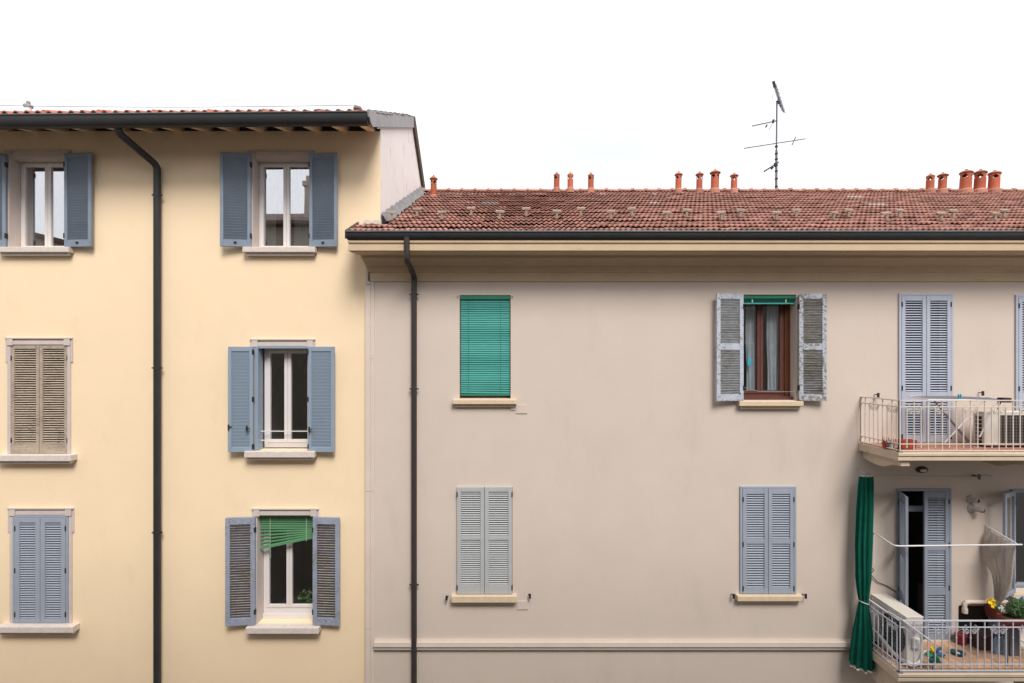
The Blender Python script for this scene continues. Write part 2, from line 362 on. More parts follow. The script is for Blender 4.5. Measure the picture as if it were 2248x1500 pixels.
# ------------------------------------------------------------------ setting: the courtyard ground
g = MB().quad((-400, -400, 0), (400, -400, 0), (400, 400, 0), (-400, 400, 0)).build('ground', M['cobble'])
tag(g, 'pale paved courtyard ground below the two facades', kind='structure')

# ------------------------------------------------------------------ shared builders
def wall_mesh(x0, x1, z0, z1, y, holes, depth):
    m = MB(); xs = sorted({x0, x1} | {h[0] for h in holes} | {h[1] for h in holes}); zs = sorted({z0, z1} | {h[2] for h in holes} | {h[3] for h in holes})
    for i in range(len(xs)-1):
        for j in range(len(zs)-1):
            cx, cz = (xs[i]+xs[i+1])/2, (zs[j]+zs[j+1])/2
            if any(h[0] < cx < h[1] and h[2] < cz < h[3] for h in holes): continue
            m.quad((xs[i], y, zs[j]), (xs[i+1], y, zs[j]), (xs[i+1], y, zs[j+1]), (xs[i], y, zs[j+1]))
    for a, b, c, d in holes:
        m.quad((a, y, c), (a, y+depth, c), (a, y+depth, d), (a, y, d)); m.quad((b, y, c), (b, y, d), (b, y+depth, d), (b, y+depth, c))
        m.quad((a, y, c), (b, y, c), (b, y+depth, c), (a, y+depth, c)); m.quad((a, y, d), (a, y+depth, d), (b, y+depth, d), (b, y, d))
    return m
def room(parent, h, y0, deep, m):
    a, b, c, d = h; e = 0.35; y1 = y0 + deep; a -= e; b += e; d += e*0.6; c -= e
    mb = MB()
    mb.quad((a, y1, c), (b, y1, c), (b, y1, d), (a, y1, d)); mb.quad((a, y0, c), (a, y1, c), (a, y1, d), (a, y0, d)); mb.quad((b, y0, c), (b, y0, d), (b, y1, d), (b, y1, c))
    mb.quad((a, y0, c), (b, y0, c), (b, y1, c), (a, y1, c)); mb.quad((a, y0, d), (a, y1, d), (b, y1, d), (b, y0, d))
    h0 = h   # the inner face of the outer wall round the opening
    for (p, q, r, s) in ((a, h0[0], c, d), (h0[1], b, c, d), (h0[0], h0[1], c, h0[2]), (h0[0], h0[1], h0[3], d)):
        mb.quad((p, y0, r), (q, y0, r), (q, y0, s), (p, y0, s))
    return mb.build('room_interior', m, parent)
def window(parent, x0, x1, z0, z1, y, m, gl, fw=0.045, sw=0.05, bottom=0.0, center=0.5):
    """outer frame (the part) with two casements and two panes"""
    f = MB()
    f.box(x0, x0+fw, y, y+0.07, z0, z1); f.box(x1-fw, x1, y, y+0.07, z0, z1)
    f.box(x0+fw, x1-fw, y, y+0.07, z1-fw, z1); f.box(x0+fw, x1-fw, y, y+0.07, z0, z0+fw+bottom)
    fo = f.build('window', m, parent, bevel=0.004)
    xm = x0 + (x1-x0)*center; a0, b0 = z0+fw+bottom+0.002, z1-fw-0.002
    for (l, r) in ((x0+fw+0.002, xm-0.002), (xm+0.002, x1-fw-0.002)):
        c = MB(); yy = y-0.012
        c.box(l, l+sw, yy, yy+0.06, a0, b0); c.box(r-sw, r, yy, yy+0.06, a0, b0); c.box(l+sw, r-sw, yy, yy+0.06, b0-sw, b0); c.box(l+sw, r-sw, yy, yy+0.06, a0, a0+sw)
        c.build('casement', m, fo, bevel=0.004)
        MB().box(l+sw-0.006, r-sw+0.006, yy+0.028, yy+0.034, a0+sw-0.006, b0-sw+0.006).build('pane', gl, fo)
    return fo
SLAT = {}
def slat_mesh(L, depth, th, tilt, m):
    k = (round(L, 3), depth, th, tilt, m.name)
    if k not in SLAT:
        mb = MB(); t = R(tilt); d = Vector((0, -math.cos(t), -math.sin(t)))*depth/2; n = Vector((0, -math.sin(t), math.cos(t)))*th/2
        vs = []
        for x in (-L/2, L/2):
            c = Vector((x, 0, 0)); vs += [c-d-n, c+d-n*0.4, c+d+n*0.4, c-d+n]
        mb.add(vs, [(0,1,2,3),(7,6,5,4),(0,4,5,1),(1,5,6,2),(2,6,7,3),(3,7,4,0)])
        SLAT[k] = raw('slat', m)(mb)
    return SLAT[k]
def shutter(parent, hx, hy, z0, z1, wd, side, ang, m, panels, pitch=0.044, st=0.055, th=0.04, tilt=48, sdepth=0.046, sm=None, ms=None, jitter=0.0, hinge_z=(0.12, 0.88), label=None, sth=0.008, hook=False):
    """a louvred leaf: frame mesh with a child for each slat; panels = list of (z0,z1) fractions of the height"""
    h = z1 - z0; s = side; mb = MB()
    def bx(a, b, c, d, e=0.0): mb.box(s*a, s*b, -th/2-e, th/2+e, c, d)
    ms = ms or m; sm = sm or m
    bx(0.002, st, 0, h); bx(wd-st, wd-0.002, 0, h)
    edges = [0.0] + [v for p in panels for v in p] + [1.0]
    for k in range(0, len(edges), 2): bx(st, wd-st, edges[k]*h + (0.001 if k else 0), edges[k+1]*h, -0.002)
    me = bpy.data.meshes.new('shutter'); me.from_pydata([tuple(v) for v in mb.v], [], mb.f); me.update(); me.materials.append(m)
    o = bpy.data.objects.new('shutter', me); COL.objects.link(o); o.parent = parent
    wp = Vector((hx, hy, z0)); o.location = wp - WL[parent.name]; o.rotation_euler = (0, 0, R(ang)*(-s)); WL[o.name] = wp
    b = o.modifiers.new('bevel', 'BEVEL'); b.width = 0.003; b.segments = 1; b.limit_method = 'ANGLE'
    L = wd - 2*st + 0.006; sme = slat_mesh(L, sdepth, sth, tilt, sm)
    for a, c in panels:
        hh = (c-a)*h; n = max(1, int(round(hh/pitch))); p = hh/n
        for i in range(n):
            rot = (random.uniform(-1, 1)*jitter*0.6, random.uniform(-1, 1)*jitter*0.25, 0) if jitter else None
            inst('slat', sme, o, (s*wd/2, random.uniform(-1, 1)*jitter*0.02, a*h + (i+0.5)*p), rot)
    hm = MB().box(-0.010, 0.014, -0.026, 0.026, -0.05, 0.05)
    for hz in hinge_z:
        inst('hinge', HINGE, o, (s*0.004, 0, hz*h))
    if hook:
        inst('catch', CATCH, o, (s*wd*0.5, th/2+0.006, 0.075*h*0.6))
    if label: o['label'] = label
    return o
HINGE = raw('hinge', M['iron'])(MB().box(-0.009, 0.013, -0.027, 0.027, -0.045, 0.045))
CATCH = raw('catch', M['iron'])(MB().box(-0.022, 0.022, -0.012, 0.012, -0.012, 0.012))
def sill(parent, x0, x1, z0, z1, y0, y1, m, name='window_sill', under=True):
    mb = MB().box(x0, x1, y0, y1, z0, z1)
    o = mb.build(name, m, parent, bevel=0.010)
    if under: MB().box(x0+0.05, x1-0.05, y0+0.05, y1, z0-0.05, z0-0.002).build('sill_moulding', m, o)
    return o
def stop(parent, p, s=1):
    mb = MB(); p = Vector(p); mb.tube([p, p+Vector((0, -0.05, 0.0)), p+Vector((0.02*s, -0.065, -0.02))], 0.008, 6); mb.box(p.x-0.018+0.02*s, p.x+0.018+0.02*s, p.y-0.08, p.y-0.06, p.z-0.055, p.z+0.03)
    mb.build('shutter_stop', M['iron'], parent)
def pipe(parent, pts, r, m, brackets=(), name='downpipe'):
    # rounded corners
    P2 = [Vector(pts[0])]
    for i in range(1, len(pts)-1):
        a, b, c = Vector(pts[i-1]), Vector(pts[i]), Vector(pts[i+1]); d = 0.09
        p, q = b + (a-b).normalized()*d, b + (c-b).normalized()*d
        for k in range(6):
            t = k/5; P2.append(p*(1-t)**2 + b*2*t*(1-t) + q*t*t)
    P2.append(Vector(pts[-1]))
    o = smooth_angle(MB().tube(P2, r, 18).build(name, m, parent))
    for (x, y, z) in brackets:
        mb = MB().lathe([(r+0.001, -0.014), (r+0.007, -0.014), (r+0.007, 0.014), (r+0.001, 0.014)], (x, y, z), 18, cap=False)
        mb.box(x-r-0.035, x-r-0.004, y-0.01, y+0.01, z-0.012, z+0.012); mb.box(x+r+0.004, x+r+0.035, y-0.01, y+0.01, z-0.012, z+0.012)
        mb.box(x-0.01, x+0.01, y+r+0.004, y+r+0.05, z-0.01, z+0.01)
        mb.build('pipe_bracket', m, o)
    return o
def gutter(parent, x0, x1, zoff, cy, cz, ry, rz, m, rim, z_of_x=lambda x: 0.0, seg=3.0):
    mb = MB(); n = 12; ns = max(2, int((x1-x0)/1.0))
    def pt(i, k, e=0.0):
        a = PI*k/n; x = x0 + (x1-x0)*i/ns; zt = cz + z_of_x(x)
        return Vector((x, cy - (ry+e)*math.cos(a), zt - (rz+e)*math.sin(a)**0.8 if 0 < k < n else zt))
    for e in (0.0, -0.006):
        vs = [pt(i, k, e) for i in range(ns+1) for k in range(n+1)]
        mb.add(vs, [(i*(n+1)+k, i*(n+1)+k+1, (i+1)*(n+1)+k+1, (i+1)*(n+1)+k) for i in range(ns) for k in range(n)])
    for i in (0, ns):
        mb.add([pt(i, k) for k in range(n+1)], [tuple(range(n+1))])
    o = smooth_angle(mb.build('gutter', m, parent))
    rm = MB(); rm.tube([Vector((x0 + (x1-x0)*i/ns, cy-ry-0.004, cz + z_of_x(x0 + (x1-x0)*i/ns) + 0.004)) for i in range(ns+1)], 0.013, 8)
    smooth_angle(rm.build('gutter_rim', rim, o))
    return o

# ================================================================== the yellow building
YX0, YX1 = -15.0, X(835)
YB = thing('yellow_building', 'pale yellow plastered house with blue louvred shutters, left of the grey house', 'building', (-8.8, 2.2, 0))
RS = 0.444                                   # slope of the yellow roof
def yz(y): return 14.20 + RS*(y + 0.75)      # top of the roof deck at depth y
rows = {}
openings_y = [  # x0 x1 z0 z1
 (X(22), X(147), Z(545), Z(347)), (X(556), X(681), Z(545), Z(347)),
 (X(25), X(150), Z(996), Z(757)), (X(561), X(682), Z(988), Z(760)),
 (X(30), X(153), Z(1367), Z(1130)), (X(565), X(690), Z(1369), Z(1131))]
WTOP = Z(288)
wall_mesh(YX0, YX1, 0.0, WTOP, 0.0, openings_y, 0.30).build('wall', M['yellow'], YB)
# white party wall standing above the lower roof, rear and left walls
pw = MB()
pw.add([(YX1, 0.001, 0), (YX1, 5.2, 0), (YX1, 5.2, 13.6), (YX1, 4.06, yz(2.76) - 0.14 - 1.2), (YX1, 2.76, yz(2.76) - 0.14), (YX1, 0.001, yz(0) - 0.14)], [(0, 1, 2, 3, 4, 5)])
pw.quad((YX0, 5.2, 0), (YX1, 5.2, 0), (YX1, 5.2, 13.6), (YX0, 5.2, 13.6))
pw.add([(YX0, 0, 0), (YX0, 5.2, 0), (YX0, 5.2, 13.6), (YX0, 2.76, yz(2.76)-0.14), (YX0, 0, yz(0)-0.14)], [(0, 1, 2, 3, 4)])
pwo = pw.build('party_wall', M['white_wall'], YB); pwo['label'] = 'streaked white side wall rising above the lower tiled roof'
# roof deck
dk = MB()
def deck(ya, za, yb, zb, x0, x1, t=0.04):
    dk.add([(x0, ya, za-t), (x1, ya, za-t), (x1, yb, zb-t), (x0, yb, zb-t), (x0, ya, za), (x1, ya, za), (x1, yb, zb), (x0, yb, zb)],
           [(0,3,2,1),(4,5,6,7),(0,1,5,4),(1,2,6,5),(2,3,7,6),(3,0,4,7)])
deck(-0.72, yz(-0.72), 2.76, yz(2.76), YX0, YX1+0.01)
deck(2.76, yz(2.76), 5.5, yz(2.76) - 0.96*2.74, YX0, YX1+0.01)
YR = dk.build('roof', M['dark_wood'], YB)
# rafters under the eave
for px in [-52, 12, 76, 140, 222, 286, 349, 416, 478, 544, 608, 673, 737, 801]:
    x = X(px, -0.6) - 0.05
    MB().prism([(-0.66, yz(-0.66)-0.05), (0.10, yz(0.10)-0.05), (0.10, WTOP-0.02), (-0.004, WTOP-0.02), (-0.66, yz(-0.66)-0.16)], x-0.055, x+0.055).build('rafter', M['yellow'], YB)
MB().box(YX0, YX1-0.01, 0.10, 0.12, WTOP-0.05, yz(0.1)-0.045).build('dark_eave_back', M['dark_wood'], YB)  # dark sheet standing in for the shaded attic void between the rafters
MB().box(YX0, YX1-0.005, 0.002, 0.12, WTOP-0.06, WTOP-0.051).build('wall_plate', M['dark_wood'], YB)
# gutter and downpipe
def ygz(x): return 0.0085*(x + 6.0)
yg = gutter(YB, YX0, X(806, -0.83), 0, -0.76, 14.185, 0.10, 0.19, M['charcoal'], M['gutter_rim'], ygz)
px_ = X(345, -0.09)
pipe(YB, [(X(259, -0.72), -0.72, 14.06), (X(259, -0.70), -0.70, Z(291, -0.70)), (px_, -0.09, Z(364, -0.09)), (px_, -0.09, 0.0)], 0.060, M['charcoal'],
     [(px_, -0.09, Z(432)), (px_, -0.09, Z(808)), (px_, -0.09, Z(1166)), (px_, -0.09, 3.0)])
# zinc rake board on the gable edge, dark board down the rear slope
rk = MB(); xr = YX1 + 0.012
rk.prism([(-0.86, yz(-0.86)+0.10), (2.78, yz(2.78)+0.06), (2.78, yz(2.78)-0.20), (-0.40, yz(-0.40)-0.19), (-0.62, yz(-0.62)-0.19), (-0.74, yz(-0.74)-0.12), (-0.83, yz(-0.83)-0.02)], xr, xr+0.03)
rk.prism([(-0.30, yz(-0.3)-0.192), (2.72, yz(2.72)-0.202), (2.72, yz(2.72)-0.235), (-0.30, yz(-0.3)-0.225)], xr-0.004, xr+0.016)
rko = rk.build('rake_board', M['zinc'], YB); rko['label'] = 'grey zinc board along the gable edge of the roof'
zr = yz(2.76)
MB().prism([(2.79, zr+0.05), (5.5, zr+0.05-0.96*2.71), (5.5, zr-0.12-0.96*2.71), (2.79, zr-0.20)], xr, xr+0.05).build('rake_board', M['dark_wood'], YB)
MB().prism([(2.77, zr+0.075), (5.5, zr+0.075-0.96*2.73), (5.5, zr+0.055-0.96*2.73), (2.77, zr+0.055)], xr-0.1, xr+0.06).build('rake_capping', M['zinc'], YB)

# tile shape shared by both roofs: two rolls, a thick front lip, x across, y up the slope, z out of the slope
TW, TL = 0.188, 0.40
def tile_geo(w=TW, L=TL, h=0.030, th=0.020, rolls=2, n=12, seed=None):
    mb = MB(); pr = []
    for i in range(n+1):
        u = i/n
        if rolls == 2: z = h*(0.5-0.5*math.cos(2*PI*u*2))**1.2 if True else 0
        else: z = h*max(0.0, math.sin(PI*min(1, u/0.62)))**0.8 if u < 0.62 else 0.0
        pr.append((u*w - w/2, z))
    vs = [(x, 0.0, z - th) for x, z in pr] + [(x, 0.0, z) for x, z in pr] + [(x, L, z - 0.004) for x, z in pr]
    k = n+1
    fs = [(i, i+1, k+i+1, k+i) for i in range(n)] + [(k+i, k+i+1, 2*k+i+1, 2*k+i) for i in range(n)]
    fs += [(0, k, 2*k), (n, 2*k+n, k+n)]
    return mb.add(vs, fs)
YT = raw('tile', M['redtile'])(tile_geo(0.187, 0.42, 0.050, 0.022, 1, 10))
YTb = raw('tile', M['redtile'])(tile_geo(0.187, 0.30, 0.080, 0.022, 1, 12))
YTd = raw('tile', M['darktile'])(tile_geo(0.187, 0.42, 0.045, 0.022, 1, 8))
ysl = math.atan(RS)
nx = int((YX1 - YX0)/0.187)
for i in range(nx):
    x = YX1 - 0.085 - i*0.187
    if x < X(-60, -0.7): break
    wl = Vector((x, -0.79, yz(-0.79) + 0.045 + ygz(x)*0.6 + random.uniform(-.004, .004)))
    inst('tile', YT, YR, wl - WL[YR.name], (ysl - 0.05, 0, random.uniform(-.03, .03)))
    if i % 5 == 4:
        wl2 = wl + Vector((0, 0.12, 0.032)); inst('vent_tile', YTb, YR, wl2 - WL[YR.name], (ysl, 0, 0))
for j in range(1, 10):                      # tiles up the gable edge
    y = -0.79 + j*0.37
    wl = Vector((YX1 - 0.05, y, yz(y) + 0.07)); inst('tile', YTd if j > 0 else YT, YR, wl - WL[YR.name], (ysl - 0.03, random.uniform(-.1, .1), 0))
far = MB()
for j in range(1, 10):
    for i in range(1, nx):
        x = YX1 - 0.085 - i*0.187; y = -0.79 + j*0.37
        if x < X(-60, 1): break
        cy, sy = math.cos(ysl-0.03), math.sin(ysl-0.03); g0 = tile_geo(0.187, 0.42, 0.045, 0.022, 1, 6)
        far.add([(x + v.x, y + v.y*cy - v.z*sy, yz(y) + 0.03 + v.y*sy + v.z*cy) for v in g0.v], g0.f)
tag(far.build('tile_field', M['tile_i'], YR), kind='stuff')

# stone surrounds, sills
def surround(x0, x1, z0, z1, top=0.075, side=0.055, ears=True, liner=True):
    mb = MB(); p = -0.022
    mb.box(x0-side, x0, p, 0.02, z0, z1); mb.box(x1, x1+side, p, 0.02, z0, z1); mb.box(x0-side, x1+side, p-0.002, 0.02, z1+0.001, z1+top)
    if ears:
        e = 0.035
        for sx, ex in ((x0-side, -1), (x1+side, 1)):
            mb.box(sx - (0.0 if ex < 0 else 0.11), sx + (0.11 if ex < 0 else 0.0), p-0.016, p-0.003, z1+top-0.09, z1+top+0.028)
            mb.box(sx + ex*0.001, sx + ex*e, p+0.004, 0.02, z1-0.32, z1+top+0.028)
        mb.box(x0-side-e, x1+side+e, p-0.020, 0.02, z1+top+0.03, z1+top+0.055)
    if liner:
        mb.box(x0+0.001, x0+0.006, p+0.004, 0.29, z0, z1-0.006); mb.box(x1-0.006, x1-0.001, p+0.004, 0.29, z0, z1-0.006); mb.box(x0+0.006, x1-0.006, p+0.004, 0.29, z1-0.006, z1-0.001)
    return mb.build('window_surround', M['surround'], YB, bevel=0.003)
for k, (a, b, c, d) in enumerate(openings_y):
    surround(a, b, c, d, 0.085 if k in (0, 1) else 0.075)
    sx = (0.135, 0.135, 0.17, 0.13, 0.19, 0.14)[k]
    sill(YB, a-sx, b+sx, c-(0.10 if k < 2 else 0.115), c-0.002, (-0.13 if k < 2 else -0.16), 0.20, M['stone'])
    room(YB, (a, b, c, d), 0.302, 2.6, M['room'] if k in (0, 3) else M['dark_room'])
W = openings_y
# top row windows with white frames, blue shutters folded back
for k, (a, b, c, d) in ((0, W[0]), (1, W[1])):
    window(YB, a+0.008, b-0.008, c+0.0, d-0.008, 0.20, M['pvc'], M['glass'], 0.026, 0.055)
    zt, zb = d + 0.055, c + 0.005
    pan = [(0.075, 0.955)]
    shutter(YB, a-0.01, -0.055, zb, zt, 0.525, 1, 180-8.5, M['blue'], pan, 0.0495, 0.06, 0.042, 62, 0.056, hook=True)
    shutter(YB, b+0.01, -0.055, zb, zt, 0.525, -1, 180-4.5, M['blue'], pan, 0.0495, 0.06, 0.042, 62, 0.056, hook=True)
# curtains behind the top right window
def drape(x0, x1, z0, z1, y, m, parent=YB, folds=5, amp=0.03, pinch=0.0, top_w=1.0, name='curtain'):
    def fn(u, v):
        z = z0 + (z1-z0)*v; wv = 1 - pinch*math.sin(PI*min(1, v*1.2))
        x = (x0+x1)/2 + (x1-x0)*(u-0.5)*wv
        return (x + 0.01*math.sin(v*7+u*9), y + amp*math.sin(u*folds*2*PI + 0.8*math.sin(v*3)), z)
    return smooth_angle(MB().grid(fn, folds*8, 14).build(name, m, parent))
drape(X(576, .4), X(606, .4), W[1][2], W[1][3], 0.40, M['voile'], folds=4)
drape(X(643, .4), X(690, .4), W[1][2], W[1][3], 0.42, M['voile'], folds=6)
drape(X(50, .4), X(100, .4), W[0][2], W[0][3], 0.40, M['voile'], folds=6)
# middle left: weathered brown closed shutters
a, b, c, d = W[2]; xm = (a+b)/2
for (hx, sd, lab) in ((a+0.006, 1, None), (b-0.006, -1, None)):
    shutter(YB, hx, 0.008, c+0.004, d-0.008, xm-a-0.008, sd, 0, M['wood_worn'], [(0.085, 0.965)], 0.0425, 0.058, 0.045, 38, 0.034, sth=0.005, jitter=0.05, hook=False)
MB().box(a+0.01, b-0.01, 0.22, 0.23, c, d).build('dark_backing', M['dark_wood'], YB)  # dark sheet standing in for the unlit depth behind the slats
# middle right: blue aluminium shutters
a, b, c, d = W[3]
window(YB, a+0.085, b-0.008, c+0.02, d-0.02, 0.16, M['pvc'], M['glass_dark'], 0.05, 0.06, 0.04, 0.475)
fr = MB(); fr.box(a+0.008, a+0.07, -0.05, 0.14, c+0.006, d-0.02); fr.box(b-0.03, b-0.008, -0.05, 0.1, c+0.006, d-0.02); fr.box(a+0.008, b-0.008, -0.052, 0.0, d-0.045, d-0.006)
fr.build('shutter_frame', M['alu_blue'], YB, bevel=0.003)
shutter(YB, a+0.004, -0.085, c-0.02, d-0.015, 0.435, 1, 180-5, M['alu_blue'], [(0.045, 0.955)], 0.060, 0.062, 0.045, 78, 0.064, hinge_z=(0.05, 0.5, 0.95), sth=0.010)
shutter(YB, b-0.004, -0.085, c-0.02, d-0.015, 0.485, -1, 180-3.5, M['alu_blue'], [(0.045, 0.955)], 0.060, 0.062, 0.045, 78, 0.064, hinge_z=(0.05, 0.5, 0.95), sth=0.010)
for py in (948, 968):
    MB().tube([(a+0.07, 0.06, Z(py)), (b-0.01, 0.06, Z(py))], 0.009, 8).build('safety_bar', M['pvc'], YB)
for qx, qz in ((X(512), Z(935)), (X(551), Z(938)), (X(686), Z(940))):
    MB().box(qx-0.010, qx+0.010, -0.165, -0.135, qz-0.06, qz+0.04).box(qx-0.01, qx+0.05, -0.16, -0.14, qz-0.008, qz+0.006).build('shutter_handle', M['iron'], YB)
# bottom left: closed slate blue shutters in their own frame
a, b, c, d = W[4]; xm = (a+b)/2
fr = MB(); fr.box(a+0.008, a+0.045, -0.03, 0.06, c+0.004, d-0.008); fr.box(b-0.045, b-0.008, -0.03, 0.06, c+0.004, d-0.008); fr.box(a+0.045, b-0.045, -0.03, 0.06, d-0.05, d-0.008)
fr.build('shutter_frame', M['slate_blue'], YB, bevel=0.003)
for (hx, sd) in ((a+0.048, 1), (b-0.048, -1)):
    shutter(YB, hx, -0.012, c+0.008, d-0.054, xm-a-0.050, sd, 0, M['slate_blue'], [(0.035, 0.955)], 0.0425, 0.085, 0.045, 37, 0.034, sth=0.005, hinge_z=(0.08, 0.5, 0.9))
MB().box(a+0.01, b-0.01, 0.22, 0.23, c, d).build('dark_backing', M['dark_wood'], YB)  # added dark sheet, gives the slat gaps their shade
stop(YB, (X(168), -0.02, Z(1372)), 1); stop(YB, (X(2), -0.02, Z(1372)), -1)
# bottom right: flaking shutters, white window under a crooked green blind
a, b, c, d = W[5]
window(YB, a+0.008, b-0.008, c+0.10, d-0.008, 0.22, M['pvc'], M['glass_dark'], 0.055, 0.05, 0.04, 0.47)
MB().box(a+0.008, b-0.008, 0.185, 0.30, c+0.001, c+0.098).build('window_threshold', M['pvc'], YB, bevel=0.004)
for (hx, sd, an, wd) in ((a-0.005, 1, 180-6, 0.515), (b+0.002, -1, 180-4, 0.50)):
    shutter(YB, hx, -0.062, c+0.012, d-0.015, wd, sd, an, M['blue_worn'], [(0.068, 0.935)], 0.0455, 0.08, 0.045, 60, 0.054, sm=M['blue_worn_slat'], jitter=0.05, label='shutter with flaking blue grey paint and bare slats')
# plants behind the dark glass
def leaves(mb, c, rx, ry, rz, n, s):
    for _ in range(n):
        while True:
            p = Vector((random.uniform(-1, 1), random.uniform(-1, 1), random.uniform(-1, 1)))
            if p.length < 1: break
        q = Vector(c) + Vector((p.x*rx, p.y*ry, p.z*rz)); d1 = Vector((random.gauss(0, 1), random.gauss(0, 1), random.gauss(0, 1))).normalized(); d2 = d1.orthogonal().normalized()
        k = s*random.uniform(0.6, 1.3); mb.quad(q-d1*k, q+d2*k*0.45, q+d1*k, q-d2*k*0.45)

# things on the yellow roof
def two_tone(o, m2, zc):
    """faces whose centre lies above zc (world) take the second material"""
    o.data.materials.append(m2); oz = WL[o.name].z
    for p in o.data.polygons:
        if p.center.z + oz > zc: p.material_index = 1
    return o
def flue(x, y, z0, z1, r, m, ring, parent, label, extra=0.0):
    h = z1 - z0
    o = MB().lathe([(r*1.15, 0), (r*1.1, h*0.55), (r, h*0.6), (r, h-0.045), (r*1.4, h-0.045), (r*1.45, h-0.02), (r*1.35, h)], (x, y, z0), 18)
    if extra: o.lathe([(r*0.45, 0), (r*0.65, 0.02), (r*0.65, extra-0.02), (r*0.4, extra)], (x, y, z1), 14)
    f = two_tone(o.build('chimney_flue', m, parent), ring, z1-0.046); f['label'] = label
    return smooth_angle(f)
flue(X(785, 0.3), 0.3, yz(0.3)-0.02, Z(236, 0.3), 0.055, M['pot'], M['lead'], YR, 'short red clay flue with a dark collar near the gable end')
flue(X(62, 2.0), 2.0, yz(2.0)-0.02, Z(231, 2.0), 0.062, M['white_pl'], M['zinc'], YR, 'pale grey flue peeping over the eave tiles', 0.09)
pts = []
for i in range(31):
    u = i/30; px = -60 + (782+60)*u; py = 231 + 4.5*math.sin(PI*u); y = 0.3
    pts.append(P(px, py, y))
tag(MB().tube(pts, 0.0065, 5).build('roof_cable', M['wire']), 'thin grey cable strung just above the yellow house roof', 'cable')

# ================================================================== the grey building
GY = -0.06
def GX(px): return X(px, GY)
def GZ(py): return Z(py, GY)
GX0, GX1 = GX(806), 13.4
GB = thing('grey_building', 'warm grey plastered house with ochre cornice, tiled roof and balconies, right of the yellow house', 'building', (5.2, 2.0, 0))
GS = 0.468
RIDGE_Y = 3.9
def gz(y): return 12.255 + GS*(y + 0.6)       # roof deck
DOORZ = GZ(976); LDOORZ = GZ(1372)
G = dict(
 blind=(GX(1009), GX(1121), GZ(875), GZ(648)), worn=(GX(1629), GX(1748), GZ(879), GZ(647)),
 sage=(GX(1003), GX(1125), GZ(1303), GZ(1069)), blue=(GX(1625), GX(1745), GZ(1303), GZ(1069)),
 door=(GX(1973), GX(2089), GZ(972), GZ(646)), door2=(GX(2229), GX(2345), GZ(972), GZ(649)),
 ldoor=(GX(1969), GX(2085), GZ(1404), GZ(1074)), lwin=(GX(2222), GX(2340), GZ(1299), GZ(1076)),
 niche=(GX(2104), GX(2214), GZ(1404), GZ(1330)))
wall_mesh(GX0, GX1, 0.0, GZ(610), GY, list(G.values()), 0.28).build('wall', M['grey'], GB)
body = MB()
body.quad((GX0, GY, 0), (GX0, 0, 0), (GX0, 0, 12.2), (GX0, GY, 12.2)); body.quad((GX1, GY, 0), (GX1, 8, 0), (GX1, 8, 12.3), (GX1, GY, 12.3)); body.quad((YX1, 8, 0), (GX1, 8, 0), (GX1, 8, 12.3), (YX1, 8, 12.3))
body.build('side_wall', M['grey'], GB)
# narrow corner strips at the joint with the yellow house
for (p0, p1, yy, cuts) in ((802, 813, -0.085, (566, 625, 1080, 1382, 2000)), (813.4, 821, -0.075, (618, 788, 1080, 1382, 2000))):
    for c0, c1 in zip(cuts, cuts[1:]):
        MB().box(X(p0, yy), X(p1, yy), yy, 0.0 if p0 < 810 else GY+0.01, Z(c0, yy)-0.003, max(0.0, Z(c1, yy)+0.003)).build('corner_strip', M['trim'], GB, bevel=0.003)
# cornice: a profile swept along the wall
prof = [(-0.085, 618), (-0.085, 598.5), (-0.10, 597.5), (-0.105, 592), (-0.12, 589), (-0.125, 585.5), (-0.17, 584), (-0.175, 582), (-0.19, 579), (-0.235, 573), (-0.28, 568), (-0.30, 566.5), (-0.30, 561), (-0.315, 561), (-0.625, 553.2), (-0.635, 551.5), (-0.67, 551), (-0.68, 550), (-0.68, 537.5), (-0.665, 537), (-0.665, 534.5), (-0.69, 533), (-0.695, 530), (-0.685, 528.3)]
poly = [(y, Z(py, y)) for y, py in prof] + [(0.2, Z(528.3, -0.685)), (0.2, GZ(618))]
def cl(y, z): return GX0 + 0.02 - 0.27*max(0.0, -y - 0.085)
smooth_angle(MB().prism(poly, cl, GX1).build('cornice', M['cornice'], GB))
# string course
sp = [(-0.06, 1404), (-0.10, 1405), (-0.105, 1409), (-0.14, 1411), (-0.145, 1421), (-0.12, 1423), (-0.115, 1427), (-0.06, 1429)]
MB().prism([(y+0.0, Z(py, y)) for y, py in sp] + [(0.0, Z(1429, -0.06)), (0.0, Z(1404, -0.06))], GX(823), GX1).build('string_course', M['trim'], GB)

# roof
dk = MB()
xe = X(765, -0.6)
deck(-0.62, gz(-0.62), 0.0, gz(0.0), xe, GX1+0.4); deck(0.001, gz(0.001), RIDGE_Y, gz(RIDGE_Y), YX1+0.02, GX1+0.4)
deck(RIDGE_Y, gz(RIDGE_Y), 8.4, gz(RIDGE_Y)-GS*4.5, YX1+0.02, GX1+0.4)
GR = dk.build('roof', M['dark_wood'], GB)
MB().box(xe+0.01, GX1+0.38, -0.59, -0.576, Z(528.3, -0.685)+0.001, gz(-0.6)-0.02).build('fascia_board', M['dark_wood'], GB)
MB().prism([(GY, 12.3), (RIDGE_Y, gz(RIDGE_Y)-0.05), (8.0, 12.3)], GX1-0.02, GX1).build('gable_wall', M['grey'], GB)
gutter(GB, X(762, -0.70), GX1+0.4, 0, -0.672, 12.243, 0.072, 0.13, M['charcoal'], M['gutter_rim'])
